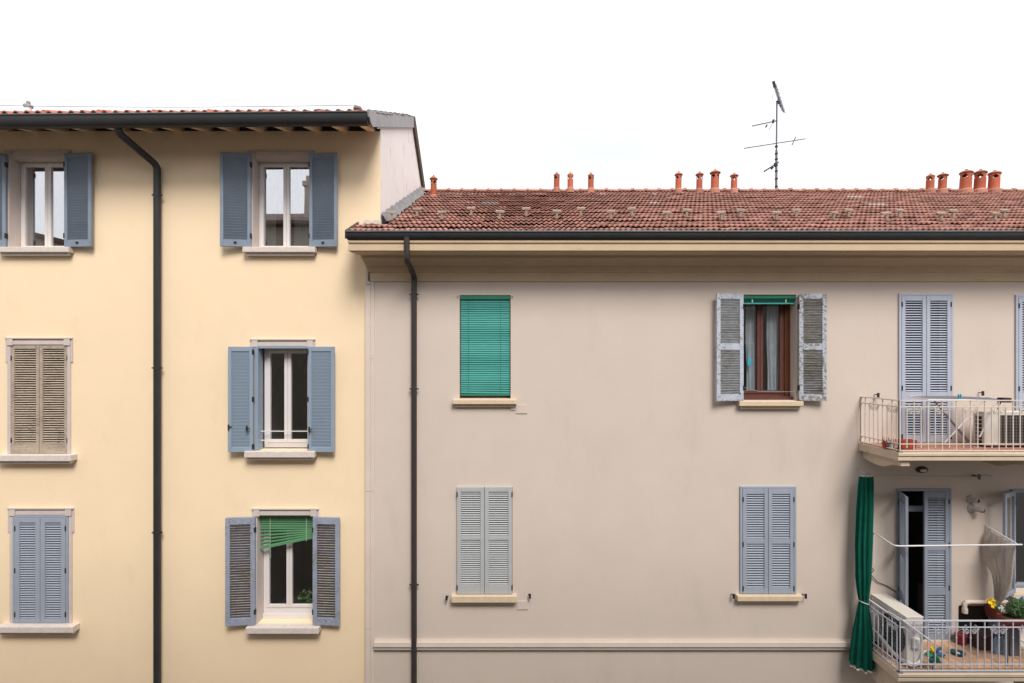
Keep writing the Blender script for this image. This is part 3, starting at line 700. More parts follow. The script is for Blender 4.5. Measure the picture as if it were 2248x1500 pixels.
# dark verge trim at the left end, lead flashing against the white wall
MB().prism([(-0.68, gz(-0.68)+0.065), (-0.01, gz(-0.01)+0.07), (-0.01, gz(-0.01)-0.05), (-0.68, gz(-0.68)-0.08)], xe-0.035, xe-0.005).build('verge_board', M['charcoal'], GB)
fl = MB()
def ffn(u, v):
    y = 0.02 + u*3.95; x = YX1 + 0.012 + 0.13*v; zo = 0.16*(1-v)**1.3 + 0.055
    return (x + 0.012*math.sin(u*90)*v + random.uniform(-.01, .01)*v, y, gz(y) + zo + 0.018*math.sin(u*70+v*2) + random.uniform(-.012, .012))
smooth_angle(fl.grid(ffn, 60, 5).build('flashing', M['lead'], GB))
mo = MB()
mo.grid(lambda u, v: (X(800) + u*(X(838)-X(800)), -0.03 - 0.07*v, gz(-0.03-0.07*v) + 0.055 + 0.05*(1-v) + random.uniform(-.008, .012)), 14, 3)
mo.build('mortar_fillet', M['mortar'], GB)

# ------ tiles: the lowest rows as pieces, the rest as one field
gsl = math.atan(GS); cg, sg = math.cos(gsl - 0.035), math.sin(gsl - 0.035)
EXP = 0.305
tv = []
for s_ in range(3):
    tv.append(raw('tile', M['tile'])(tile_geo(TW*1.005, 0.37, 0.022 + 0.003*s_, 0.022, 2, 12)))
PALE = raw('tile', M['paletile'])(tile_geo(TW*1.005, 0.37, 0.024, 0.024, 2, 12)); GLS = raw('tile', M['glasstile'])(tile_geo(TW*1.005, 0.37, 0.024, 0.024, 2, 12))
nrow = int((RIDGE_Y + 0.66)/(EXP*math.cos(gsl))) + 2
field = MB(); count = 0
special = {}
def roof_at(px, py):          # where the sight line through a photo point meets the tiled slope
    kx, kz = (px-1150)/F, (800-py)/F
    # z = 10 + kz*(y+9.75) = gz(y)+0.08
    y = (12.255 + GS*0.6 + 0.08 - CAMZ + kz*CAMY) / (kz - GS)
    return Vector((kx*(y-CAMY), y, gz(y)))
for px, py, me in ((1064, 441, GLS), (1078, 441, GLS), (1071, 444, GLS), (1443, 443, PALE), (1868, 432, PALE), (1881, 432, PALE), (1922, 449, PALE), (1938, 449, PALE)):
    q = roof_at(px, py); special[(int(round((q.y + 0.655)/(EXP*math.cos(gsl)) - 0.5)), int(round((q.x - xe)/TW - 0.5)))] = me
cand = []
for r_ in range(nrow):
    y = -0.665 + r_*EXP*math.cos(gsl)
    wob = [random.uniform(-1, 1) for _ in range(40)]
    for c_ in range(int((GX1 + 0.3 - xe)/TW)):
        x = xe + (c_+0.5)*TW
        if y > -0.12 and x < YX1 + 0.13: continue
        if y > RIDGE_Y - 0.05: continue
        if abs(x/(y-CAMY)*F) > 1098 + 40 and x > 0: continue
        t = c_/9.0; k = int(t); dz = 0.010*(wob[k]*(1-t+k) + wob[k+1]*(t-k))
        yy = y + 0.9*dz + random.gauss(0, .003); z = gz(yy) + 0.074 + dz*0.5 + random.gauss(0, 0.003)
        sp_ = special.get((r_, c_))
        cand.append((r_, c_, x, yy, z, sp_))
near = [q for q in cand if q[5] is not None]
for q in cand:                 # the nearest row, then the next ones from the left until 300 stand alone
    if q[5] is None and len(near) < 300: near.append(q)
ns_ = set((q[0], q[1]) for q in near)
for q in cand:
    r_, c_, x, yy, z, sp_ = q
    rot = (gsl - 0.145 + random.gauss(0, .012), random.gauss(0, .012), random.gauss(0, .008))
    if (r_, c_) in ns_:
        inst('tile', sp_ or random.choice(tv), GR, Vector((x, yy, z)) - WL[GR.name], rot)
    else:
        g0 = tile_geo(TW*1.005, 0.37, 0.022, 0.022, 2, 8); rm_ = Matrix.Rotation(rot[2], 3, 'Z') @ Matrix.Rotation(rot[1], 3, 'Y') @ Matrix.Rotation(rot[0], 3, 'X')
        field.add([rm_ @ v + Vector((x, yy, z)) for v in g0.v], g0.f)
tag(field.build('tile_field', M['tile_i'], GR), kind='stuff')
# ridge tiles
rt = MB(); L = 0.335
def rprof(k, rr): return [(rr*math.cos(PI*i/8), rr*0.62*math.sin(PI*i/8)) for i in range(9)]
v0 = [(0, y*1.15, z) for y, z in rprof(0, 0.125)] + [(L*0.86, y, z) for y, z in rprof(0, 0.118)] + [(L*0.86, y, z) for y, z in rprof(0, 0.138)] + [(L*1.04, y, z+0.012) for y, z in rprof(0, 0.145)] + [(L*1.04, y*0.7, z*0.7) for y, z in rprof(0, 0.145)]
fs = [(a*9+i, a*9+i+1, (a+1)*9+i+1, (a+1)*9+i) for a in range(4) for i in range(8)]
RT = raw('ridge_tile', M['ridge'])(MB().add(v0, fs))
x = YX1 + 0.05
while x < GX1 + 0.3 and x < X(2275, RIDGE_Y):
    inst('ridge_tile', RT, GR, Vector((x, RIDGE_Y, gz(RIDGE_Y) + 0.045)) - WL[GR.name], (0, random.gauss(0, .012), random.gauss(0, .01))); x += L
# snow guards: stone coloured T pieces
sgm = MB(); sgm.box(-0.02, 0.02, -0.02, 0.02, -0.03, 0.115); sgm.add([(-0.08, -0.03, 0.105), (0.08, -0.03, 0.105), (0.08, 0.05, 0.135), (-0.08, 0.05, 0.135), (-0.08, -0.03, 0.135), (0.08, -0.03, 0.135), (0.08, 0.05, 0.165), (-0.08, 0.05, 0.165)], [(0,3,2,1),(4,5,6,7),(0,1,5,4),(1,2,6,5),(2,3,7,6),(3,0,4,7)])
sgm.box(-0.035, 0.035, -0.06, 0.16, -0.012, 0.006)
SG = raw('snow_guard', M['snow'])(sgm)
for px, py in ((860, 484), (916, 475), (971, 482), (1035, 473), (1097, 481), (1156, 474), (1222, 480), (1275, 474), (1341, 481), (1388, 474), (1463, 483), (1507, 477), (1584, 483), (1625, 477), (1705, 483), (1748, 477), (1829, 483), (1862, 477), (1947, 485), (1974, 478), (2066, 485), (2092, 479), (2184, 485), (2204, 478)):
    q = roof_at(px, py); inst('snow_guard', SG, GR, q + Vector((0, 0, 0.085)) - WL[GR.name], (R(6), random.gauss(0, .05), random.gauss(0, .12)))
# chimney pots
def pot(px, y, ptop, pbase, wpx, flared, lean=0.0, turn=0.0, zbase=None):
    s = (y - CAMY)/F; h = (pbase - ptop)*s + 0.04; r = wpx*s/2; n = 20
    x = X(px, y); z0 = Z(pbase, y) - 0.04
    mb = MB(); zs = [0, 0.05*h, 0.30*h, 0.56*h, 0.60*h, 0.70*h, 0.75*h, 0.79*h]; rr = [1.12, 1.02, 1.0, 1.0, 1.0, 1.0, 1.0, 1.0]
    for e in (0.0, -0.10):
        vs = []; fs = []
        for k, zz in enumerate(zs):
            for j in range(n):
                a = 2*PI*(j+0.5)/n + turn; q = (rr[k]+e)*r; vs.append((q*math.cos(a), q*math.sin(a), zz))
        for k in range(len(zs)-1):
            for j in range(n):
                jj = j % 5
                if (k == 4 and jj in (0, 1, 2)) or (k in (3, 5) and jj == 1): continue
                fs.append((k*n+j, k*n+(j+1)%n, (k+1)*n+(j+1)%n, (k+1)*n+j))
        mb.add(vs, fs)
    hc = 0.79*h; fk = 1.34 if wpx < 18 else 1.16
    if flared: mb.lathe([(r*0.7, hc-0.001), (r*fk, hc+0.005), (r*(fk+0.04), hc+0.018), (r*1.05, hc+0.06*h+0.01), (r*0.55, hc+0.13*h), (r*0.22, hc+0.165*h), (r*0.24, hc+0.19*h), (r*0.05, hc+0.21*h)], (0, 0, 0), n)
    else: mb.lathe([(r*0.7, hc-0.001), (r*1.08, hc), (r*1.1, hc+0.012), (r*0.55, hc+0.11*h), (r*0.2, hc+0.17*h), (r*0.18, hc+0.19*h), (r*0.03, hc+0.21*h)], (0, 0, 0), n)
    lm = Matrix.Rotation(lean, 3, 'Y'); mb.v = [lm @ v + Vector((x, y, z0)) for v in mb.v]
    o = mb.build('chimney_pot', M['pot'], GR); two_tone(o, M['potcap'], z0 + hc)
    smooth_angle(o)
    if flared is not None:
        MB().lathe([(r*1.35, -0.06), (r*1.3, 0.03), (r*1.08, 0.065)], (x, y, z0), 14).build('mortar_collar', M['ridge'], GR)
q = roof_at(952, 429)
pot(952, q.y, 384, 431, 13, True)
for px, t, b_, wpx, fl_, tn in ((1222, 377, 415, 12.5, False, .5), (1252, 377, 415, 12.5, False, .1), (1297, 378, 416, 12.5, False, .4),
        (1489, 376, 417, 13, True, .15), (1535, 376, 417, 13, True, .0), (1569, 371, 417, 17, True, .1), (1611, 379, 417, 13.5, True, .55),
        (2041, 380, 418, 16, False, .3), (2068, 378, 418, 16, True, .1), (2119, 371, 418, 22, True, .1), (2150, 371, 418, 21.5, True, .25), (2181, 373, 418, 21, True, .45)):
    pot(px, RIDGE_Y - 0.12, t, b_, wpx, fl_, (px-1150)*0.00006, tn)

# downpipe of the grey house
pxg = X(909, -0.13)
pt0 = P(893, 520, -0.70)
pipe(GB, [(X(893, -0.70), -0.70, Z(521, -0.70)), (X(893, -0.68), -0.68, Z(572, -0.68)), (pxg, -0.13, Z(606, -0.13)), (pxg, -0.13, 0.0)], 0.050, M['brown_pipe'],
     [(pxg, -0.13, Z(647, -.13)), (pxg, -0.13, Z(854, -.13)), (pxg, -0.13, Z(1284, -.13)), (pxg, -.13, 2.4)])
# wall plates
for (a_, b_, c_, d_) in ((1133, 1157, 889, 908), (1121, 1131, 891, 901), (1135, 1160, 1319, 1338)):
    MB().box(GX(a_), GX(b_), GY-0.014, GY-0.001, GZ(d_), GZ(c_)).build('cover_plate', M['grey'], GB, bevel=0.003)

# ------ windows and shutters of the grey house
for k, h in G.items():
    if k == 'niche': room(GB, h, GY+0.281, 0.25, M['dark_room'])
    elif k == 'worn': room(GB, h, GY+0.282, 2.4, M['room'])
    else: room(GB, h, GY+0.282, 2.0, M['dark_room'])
# closed pairs
def pair(h, m, panels, pitch, st, frame=None, proud=0.0, hz=(0.06, 0.93), jit=0.0, tilt=37, zlow=0.006):
    a, b, c, d = h; xm = (a+b)/2; e = 0.004
    if frame:
        fr = MB(); fw = 0.03
        fr.box(a-0.012, a+fw, GY-0.03-proud, GY+0.05, c+0.002, d+0.012); fr.box(b-fw, b+0.012, GY-0.03-proud, GY+0.05, c+0.002, d+0.012); fr.box(a+fw, b-fw, GY-0.03-proud, GY+0.05, d-0.028, d+0.012)
        fr.build('shutter_frame', frame, GB, bevel=0.003); e = fw + 0.003; dd = 0.031
    else: dd = -0.004
    for hx, sd in ((a+e, 1), (b-e, -1)):
        shutter(GB, hx, GY-0.012-proud, c+zlow, d-dd, xm-a-e-0.002, sd, 0, m, panels, pitch, st, 0.042, tilt, 0.034, hinge_z=hz, sth=0.005, jitter=jit)
pair(G['sage'], M['sage'], [(0.085, 0.505), (0.545, 0.955)], 0.0395, 0.072, None, 0.012)
pair(G['blue'], M['slate_blue'], [(0.052, 0.475), (0.525, 0.95)], 0.0435, 0.07, M['slate_blue'], 0.0, (0.05, 0.47, 0.90))
LP = [(0.052, 0.288), (0.345, 0.965)]
pair(G['door'], M['lavender'], LP, 0.0445, 0.068, M['lavender'], 0.0, (0.04, 0.37, 0.94))
pair(G['door2'], M['lavender'], LP, 0.0445, 0.068, M['lavender'], 0.0, (0.04, 0.37, 0.94))
# lower balcony door: left leaf swung out, right leaf closed
a, b, c, d = G['ldoor']; xm = (a+b)/2
fr = MB(); fr.box(a-0.012, a+0.03, GY-0.03, GY+0.05, c+0.002, d+0.012); fr.box(b-0.03, b+0.012, GY-0.03, GY+0.05, c+0.002, d+0.012); fr.box(a+0.03, b-0.03, GY-0.03, GY+0.05, d-0.03, d+0.012)
fr.build('shutter_frame', M['dusk_blue'], GB, bevel=0.003)
shutter(GB, b-0.034, GY-0.012, c+0.006, d-0.034, xm-a-0.03, -1, 0, M['dusk_blue'], [(0.04, 0.30), (0.35, 0.60), (0.65, 0.955)], 0.0455, 0.068, 0.042, 37, 0.034, hinge_z=(0.05, 0.35, 0.64, 0.93), sth=0.005)
shutter(GB, a+0.034, GY-0.035, c+0.006, d-0.034, xm-a-0.03, 1, 113, M['dusk_blue'], [(0.04, 0.30), (0.35, 0.60), (0.65, 0.955)], 0.0455, 0.068, 0.042, 37, 0.034, hinge_z=(0.05, 0.35, 0.64, 0.93), sth=0.005, label='half open door shutter swung out over the balcony')
MB().box(a+0.02, a+0.34, GY+0.22, GY+0.26, c+0.02, GZ(1130)).build('inner_door', M['door_wood'], GB, bevel=0.004)
MB().box(a+0.02, b-0.02, GY+0.17, GY+0.25, GZ(1129), GZ(1117)).build('door_transom', M['dusk_blue'], GB, bevel=0.004)
# right hand kitchen window on the lower balcony
a, b, c, d = G['lwin']
window(GB, a+0.01, b-0.01, c+0.01, d-0.01, GY+0.16, M['dusk_blue'], M['glass_dark'], 0.03, 0.05)
fr = MB(); fr.box(a-0.03, b+0.03, GY-0.035, GY+0.03, d-0.04, d+0.02); fr.build('shutter_frame', M['dusk_blue'], GB, bevel=0.003)
shutter(GB, a-0.004, GY-0.05, c+0.004, d+0.0, 0.455, 1, 180-30, M['dusk_blue'], [(0.04, 0.47), (0.52, 0.955)], 0.0455, 0.06, 0.042, 37, 0.034, sth=0.005)
sill(GB, a-0.06, b+0.06, c-0.10, c-0.002, GY-0.10, GY+0.16, M['stone2'])
# teal blind window
a, b, c, d = G['blind']
window(GB, a+0.02, b-0.02, c+0.01, d-0.02, GY+0.18, M['wood_frame'], M['glass_dark'], 0.04, 0.05)
sill(GB, a-0.12, b+0.11, c-0.10, c-0.015, GY-0.10, GY+0.18, M['stone2'])
bl = thing('slatted_blind', 'teal green slatted blind let down over the window beside the brown downpipe', 'blind', ((a+b)/2, GY+0.05, c+0.06))
MB().box(a+0.008, b-0.008, GY+0.01, GY+0.09, d-0.075, d-0.006).build('head_box', M['blind_deep'], bl, bevel=0.004)
def blind_slat(L, m):
    mb = MB(); n = 6; vs = []
    for x_ in (-L/2, L/2):
        for i in range(n+1): t = i/n - 0.5; vs.append((x_, 0.012*math.cos(t*2.6) - 0.006 , t*0.047)); 
    mb.add([(x_, -y_, z_) for x_, y_, z_ in vs], [(i, i+1, n+1+i+1, n+1+i) for i in range(n)])
    return raw('slat', m, True)(mb)
BS = blind_slat(b-a-0.030, M['blind_teal'])
zt, zb = d-0.085, c+0.095; n = 42
for i in range(n+1):
    z = zt + (zb-zt)*i/n
    inst('slat', BS, bl, Vector(((a+b)/2 + random.gauss(0, .001), GY+0.05, z)) - WL[bl.name], (R(20 + 4*math.sin(i*0.5)), random.gauss(0, .0025) + (0.010 if i > n-3 else 0), 0))
MB().box(a+0.012, b-0.012, GY+0.035, GY+0.065, zb-0.045, zb-0.02).build('bottom_rail', M['blind_deep'], bl)
for q_ in (0.17, 0.80): MB().tube([(a+(b-a)*q_, GY+0.036, zt), (a+(b-a)*q_, GY+0.036, zb-0.02)], 0.003, 5).build('ladder_cord', M['blind_deep'], bl)
gd = MB(); gd.box(a+0.0015, a+0.012, GY+0.03, GY+0.07, c, d-0.08); gd.box(b-0.012, b-0.0015, GY+0.03, GY+0.07, c, d-0.08)
for k_, xx in enumerate((a, b)):
    MB().box(xx + (0.0015 if k_ == 0 else -0.013), xx + (0.013 if k_ == 0 else -0.0015), GY+0.03, GY+0.07, c, d-0.08).build('guide_rail', M['wood_frame'], bl)
for sx in (a-0.03, b+0.03): MB().box(sx-0.012, sx+0.012, GY-0.03, GY-0.001, d-0.035, d-0.01).build('hook', M['steel'], GB)
# flaking shutters window
a, b, c, d = G['worn']
window(GB, a+0.03, b-0.10, c+0.03, d-0.02, GY+0.24, M['wood_frame'], M['glass_dark'], 0.03, 0.055, 0.05, 0.47)
MB().box(b-0.10, b-0.004, GY+0.22, GY+0.27, c+0.03, d-0.02).build('window_lining', M['door_wood'], GB)
MB().box(a+0.005, b-0.005, GY+0.10, GY+0.235, c+0.001, c+0.055).build('window_threshold', M['wood_frame'], GB)
shutter(GB, a-0.004, GY-0.06, c-0.004, d+0.004, 0.515, 1, 180-7, M['pale_worn'], [(0.06, 0.475), (0.535, 0.95)], 0.0445, 0.075, 0.045, 60, 0.054, sm=M['pale_slat'], jitter=0.09, label='pale blue shutter with paint flaking near its foot')
shutter(GB, b+0.012, GY-0.06, c-0.004, d+0.004, 0.475, -1, 180-6, M['pale_worn2'], [(0.06, 0.475), (0.535, 0.95)], 0.0445, 0.075, 0.045, 60, 0.054, sm=M['pale_slat2'], jitter=0.14, label='badly flaked pale blue shutter with warped bare slats')
sill(GB, a-0.09, b+0.08, c-0.10, c-0.012, GY-0.11, GY+0.18, M['stone2'])
drape(X(1634, .35), X(1664, .35), c+0.08, d-0.05, 0.262, M['voile_blue'], GB, 3, 0.012)
drape(X(1680, .35), X(1722, .35), c+0.08, d-0.05, 0.262, M['voile_blue'], GB, 4, 0.015)
MB().tube([(a+0.0, GY-0.02, c+0.24), (a+0.3, GY-0.03, c+0.16), (b, GY-0.02, c+0.155), (b+0.2, GY-0.10, c+0.15)], 0.004, 5).build('wire', M['wire'], GB)
bl2 = thing('slatted_blind', 'dark green blind drawn right up at the window with flaking pale shutters', 'blind', ((a+b)/2, GY+0.05, d-0.19))
MB().box(a+0.008, b-0.008, GY+0.02, GY+0.09, d-0.07, d-0.006).build('head_box', M['blind_deep'], bl2, bevel=0.003)
BS2 = blind_slat(b-a-0.03, M['blind_teal'])
for i in range(7): inst('slat', BS2, bl2, Vector(((a+b)/2, GY+0.055, d-0.082-i*0.009)) - WL[bl2.name], (R(84), random.gauss(0, .004), 0))
MB().box(a+0.012, b-0.012, GY+0.03, GY+0.075, d-0.168, d-0.146).build('bottom_rail', M['blind_teal'], bl2)
for q_ in (0.2, 0.82): MB().box(a+(b-a)*q_-0.012, a+(b-a)*q_+0.012, GY+0.022, GY+0.03, d-0.15, d-0.085).build('cord_clip', M['cord'], bl2)
oc = P(1645, 794, 0.19)
wo_ = thing('window_ornament', 'small cyan ornament stuck on the left pane between the flaking pale shutters', 'ornament', oc)
MB().lathe([(0.006, -0.085), (0.030, -0.08), (0.032, 0.03), (0.022, 0.055), (0.008, 0.08)], oc, 12, sy=0.2).build('body', M['cyan'], wo_); MB().tube([oc+Vector((0, 0, 0.078)), oc+Vector((0, 0, 0.12))], 0.004, 5).build('cord', M['cord'], wo_)
# sills of the closed pairs
sill(GB, G['sage'][0]-0.09, G['sage'][1]+0.08, G['sage'][2]-0.125, G['sage'][2]-0.004, GY-0.11, GY+0.1, M['stone2'])
sill(GB, G['blue'][0]-0.09, G['blue'][1]+0.09, G['blue'][2]-0.10, G['blue'][2]-0.004, GY-0.11, GY+0.1, M['stone2'])
for p_, z_, s_ in ((984, 1308, -1), (1161, 1304, 1), (1605, 1304, 1), (1762, 1304, 1), (1920, 866, 1), (2148, 862, 1)): stop(GB, (GX(p_), GY-0.001, GZ(z_)), s_)

# crooked green blind on the yellow house's bottom right window
a, b, c, d = W[5]
cb_ = thing('slatted_blind', 'crooked green slatted blind half drawn over the lowest right yellow house window', 'blind', ((a+b)/2, 0.09, Z(1205)))
MB().box(a+0.01, b-0.01, 0.06, 0.13, d-0.05, d-0.008).build('head_box', M['blind_green'], cb_, bevel=0.003)
BS3 = blind_slat(b-a-0.03, M['blind_green'])
zl, zr_ = Z(1202, .1), Z(1177, .1); zt = d-0.07
for i in range(11):
    t = i/10; kk = max(0.0, (t-0.55)/0.45)
    zL = zt + (Z(1190, .1)-zt)*t; zR = zt + (Z(1190, .1)-zt)*t
    zL = zt + (zl+0.02-zt)*t if kk else zL; 
    zL = zt + (Z(1186, .1)-zt)*t + kk*(zl - Z(1186, .1)) ; zR = zt + (Z(1186, .1)-zt)*t + kk*(zr_ - Z(1186, .1))
    inst('slat', BS3, cb_, Vector(((a+b)/2, 0.095, (zL+zR)/2)) - WL[cb_.name], (R(12), -math.atan2(zR-zL, b-a), 0))
MB().bar((a+0.01, 0.095, zl-0.015), (b-0.02, 0.095, zr_-0.015), 0.04, 0.035).build('bottom_rail', M['blind_green'], cb_)
for q_ in (0.2, 0.84):
    MB().tube([(a+(b-a)*q_, 0.055, d-0.06), (a+(b-a)*q_, 0.055, zl+(zr_-zl)*q_-0.05)], 0.005, 5).build('ladder_cord', M['cord'], cb_)
MB().tube([(a+(b-a)*0.2, 0.055, zl), (a+(b-a)*0.21, 0.05, zl-0.18)], 0.004, 5).build('pull_cord', M['cord'], cb_)
pl = MB(); leaves(pl, (X(672, .5), 0.5, c+0.24), 0.16, 0.08, 0.16, 160, 0.045)
ph = thing('house_plant', 'leafy houseplant behind the glass of the crooked blind window', 'plant', (X(672, .5), 0.5, c+0.05))
pl.build('foliage', M['leaf'], ph); MB().lathe([(0.06, 0), (0.085, 0.13)], (X(672, .5), 0.5, c+0.0), 12).build('flowerpot', M['pot_red'], ph)

# ================================================================== balconies of the grey house
BP = -1.09                                    # front edge of both slabs
BX0 = X(1978, BP)
SCROLL = {}
def scroll_mesh(m):
    if m.name in SCROLL: return SCROLL[m.name]
    mb = MB()
    for s in (-1, 1):
        pts = []
        for i in range(27):
            t = i/26; a = PI/2 - s*0.0 + t*PI*3.6; r = 0.046*(1 - 0.78*t)
            pts.append((s*(0.056 - r*math.cos(a)*0.95) , 0, -0.058 + r*math.sin(a)))
        mb.tube(pts, 0.0052, 5)
        pts = [(s*(0.112 + 0.030*math.sin(t*4.2)), 0, -0.004 - 0.045*t) for t in [k/8 for k in range(9)]]
        mb.tube(pts, 0.0045, 5)
        mb.tube([(s*0.085, 0, 0.004), (s*0.10, 0, 0.03), (s*0.075, 0, 0.045), (s*0.06, 0, 0.03)], 0.0042, 5)
    SCROLL[m.name] = raw('scroll', m, True)(mb); return SCROLL[m.name]
BAL = {}
def bal_mesh(m, z0, z1, knob):
    k = (m.name, z0, z1, knob)
    if k in BAL: return BAL[k]
    mb = MB().box(-0.0068, 0.0068, -0.0068, 0.0068, z0, z1)
    if knob: mb.lathe([(0.007, -0.006), (0.014, 0.0), (0.014, 0.014), (0.007, 0.02)], (0, 0, z1-0.28), 8)
    if z0 > 0.06: mb.lathe([(0.004, -0.022), (0.012, -0.012), (0.012, 0.0)], (0, 0, z0), 8)
    BAL[k] = raw('baluster', m)(mb); return BAL[k]
def railing(zs, p, q, m, phase=0, spacing=0.1155, label=None, drop_top=False):
    p, q = Vector(p), Vector(q); d = (q-p).normalized(); L = (q-p).length; ang = math.atan2(d.y, d.x)
    z0 = Vector((0, 0, zs))
    mb = MB()
    mb.bar(p+z0+Vector((0, 0, 0.845)), q+z0+Vector((0, 0, 0.845)), 0.032, 0.018); mb.bar(p+z0+Vector((0, 0, 0.738)), q+z0+Vector((0, 0, 0.738)), 0.018, 0.016)
    mb.bar(p+z0+Vector((0, 0, 0.135)), q+z0+Vector((0, 0, 0.135)), 0.018, 0.016); mb.bar(p+z0+Vector((0, 0, 0.03)), q+z0+Vector((0, 0, 0.03)), 0.026, 0.016)
    for e in (p, q): mb.bar(e+z0+Vector((0, 0, 0.005)), e+z0+Vector((0, 0, 0.855)), 0.022, 0.022, (1, 0, 0)); mb.box(e.x-0.035, e.x+0.035, e.y-0.035, e.y+0.035, zs+0.001, zs+0.018)
    o = mb.build('railing', m, GB, bevel=0.003)
    if label: o['label'] = label
    n = int(L/spacing)
    for i in range(1, n+1):
        w_ = p + d*(i*spacing); full = (i + phase) % 2 == 0
        if (q - w_).length < 0.03: break
        inst('baluster', bal_mesh(m, 0.036, 0.838, True) if full else bal_mesh(m, 0.085, 0.733, False), o, w_ + z0 - WL[o.name], (0, 0, ang))
        if (i + phase) % 4 == 0: inst('scroll', scroll_mesh(m), o, w_ + Vector((0, 0, zs + 0.730)) - WL[o.name], (0, 0, ang))
    return o
FT = {}
def balcony(zs, x1, m_rail, m_tile, corbels, right_side, k=1.0, phase=0, lab=None):
    mb = MB()
    y1 = BP
    pr = [(GY-0.002, zs), (y1+0.005, zs), (y1-0.012, zs-0.012), (y1-0.012, zs-0.05), (y1+0.015, zs-0.062), (y1+0.015, zs-0.075), (y1+0.002, zs-0.085), (y1+0.002, zs-0.128), (GY-0.002, zs-0.128)]
    mb.prism(pr, BX0-0.045, x1)
    so_ = mb.build('balcony', M['slab'], GB); so_['label'] = lab
    for cx in corbels:
        cp = [(GY-0.002, -0.129), (y1+0.05, -0.129), (y1+0.05, -0.20*k-0.03), (-0.86, -0.205*k-0.03), (-0.74, -0.25*k-0.03), (-0.62, -0.285*k-0.03), (-0.48, -0.29*k-0.03), (-0.30, -0.275*k-0.03), (-0.15, -0.25*k-0.03), (GY-0.002, -0.235*k-0.03)]
        MB().prism([(y, zs+z) for y, z in cp], cx, cx+0.15).build('corbel', M['slab'], so_, bevel=0.006)
    if m_tile.name not in FT: FT[m_tile.name] = raw('floor_tile', m_tile)(MB().box(-0.0705, 0.0705, -0.0705, 0.0705, 0.0, 0.011))
    nx_ = int((min(x1, X(2275, -0.1)) - BX0 - 0.04)/0.149); ny_ = 6
    for i in range(nx_):
        for j in range(ny_):
            inst('floor_tile', FT[m_tile.name], so_, Vector((BX0 + 0.10 + i*0.149, GY - 0.085 - j*0.149, zs + 0.0005 + random.uniform(0, .0015))) - WL[so_.name], (random.gauss(0, .003), random.gauss(0, .003), 0))
    e = 0.03
    railing(zs, (BX0, GY-0.01, 0), (BX0, y1+e, 0), m_rail, phase)
    railing(zs, (BX0, y1+e, 0), (x1-0.05, y1+e, 0), m_rail, phase+1)
    if right_side: railing(zs, (x1-0.05, GY-0.01, 0), (x1-0.05, y1+e, 0), m_rail, phase)
    return so_
ZU = Z(994, BP); ZL = Z(1479, BP)
BU = balcony(ZU, 10.3, M['rail_up'], M['floor_red'], (BX0+0.03, 8.18), False, 1.0, 1, 'upper balcony slab with moulded cream edge')
BL = balcony(ZL, 8.85, M['rail_low'], M['floor_tile'], (BX0+0.03, 8.55), True, 1.75, 1, 'lower balcony slab with tiled floor')

# ------------------------------------------------------------------ things on the upper balcony
def ac_unit(name, label, org, wd, dp, ht, rotz, grid_side, square=False):
    """outdoor unit: local x width, y depth (front at -y), z up"""
    t = thing(name, label, 'air conditioner', org); t.rotation_euler.z = rotz
    def part(nm, mb, m, bev=0.0, sm=False):
        me = bpy.data.meshes.new(nm); me.from_pydata([tuple(v) for v in mb.v], [], mb.f); me.update(); me.materials.append(m)
        o = bpy.data.objects.new(nm, me); COL.objects.link(o); o.parent = t
        if bev: b = o.modifiers.new('bevel', 'BEVEL'); b.width = bev; b.segments = 3; b.limit_method = 'ANGLE'
        return o
    part('casing', MB().box(-wd/2, wd/2, -dp/2, dp/2, 0.03, ht), M['ac'], 0.018)
    part('lid', MB().box(-wd/2-0.006, wd/2+0.006, -dp/2-0.006, dp/2+0.006, ht-0.012, ht+0.008), M['ac'], 0.008)
    for sx in (-1, 1): part('foot', MB().box(sx*wd*0.33-0.03, sx*wd*0.33+0.03, -dp/2-0.02, dp/2+0.02, 0.0, 0.029), M['ac_dark'])
    cx, cz, r = grid_side*wd*0.14, ht*0.5, min(ht*0.40, wd*0.34)
    ring = MB(); n = 28
    part('fan_opening', MB().box(cx-r*1.06, cx+r*1.06, -dp/2-0.004, -dp/2-0.001, cz-r*1.06, cz+r*1.06) if square else MB().add([(cx + r*math.cos(2*PI*i/n), -dp/2-0.003, cz + r*math.sin(2*PI*i/n)) for i in range(n)], [tuple(range(n))]), M['ac_dark'])
    for i in range(0 if square else 3):
        a = 2*PI*i/3 + 0.5; bm_ = MB()
        bm_.add([(cx + 0.05*math.cos(a+q)*1.0 if k == 0 else cx + r*0.88*math.cos(a+q), -dp/2-0.006 - 0.010*(q > 0.3), cz + (0.05 if k == 0 else r*0.88)*math.sin(a+q)) for k in (0, 1) for q in (0.0, 0.5, 1.0)], [(0, 1, 4, 3), (1, 2, 5, 4)])
        part('fan_blade', bm_, M['teal_d'])
    gm = MB(); gr = r*1.08
    for i in range(-5, 6):
        u = i/5.0*gr*0.98
        gm.box(cx-gr, cx+gr, -dp/2-0.020, -dp/2-0.016, cz+u-0.0022, cz+u+0.0022); gm.box(cx+u-0.0022, cx+u+0.0022, -dp/2-0.016, -dp/2-0.012, cz-gr, cz+gr)
    part('fan_grille', gm, M['ac_grid'])
    sl_ = raw('vent_slot', M['ac_dark'])(MB().box(-0.003, 0.003, -dp*0.24, dp*0.24, -0.026, 0.026))
    for i in range(7): inst('vent_slot', sl_, t, (-wd/2-0.002, dp*0.02, ht*0.14 + i*ht*0.115))
    return t, part
t, part = ac_unit('air_conditioner', 'cream outdoor unit with a square grille behind the upper balcony railing', (7.90+0.40, -0.50, ZU+0.012), 0.80, 0.26, 0.60, 0, 1, True)
part('sticker', MB().box(0.325, 0.395, -0.1345, -0.1315, 0.40, 0.50), M['cyan'])
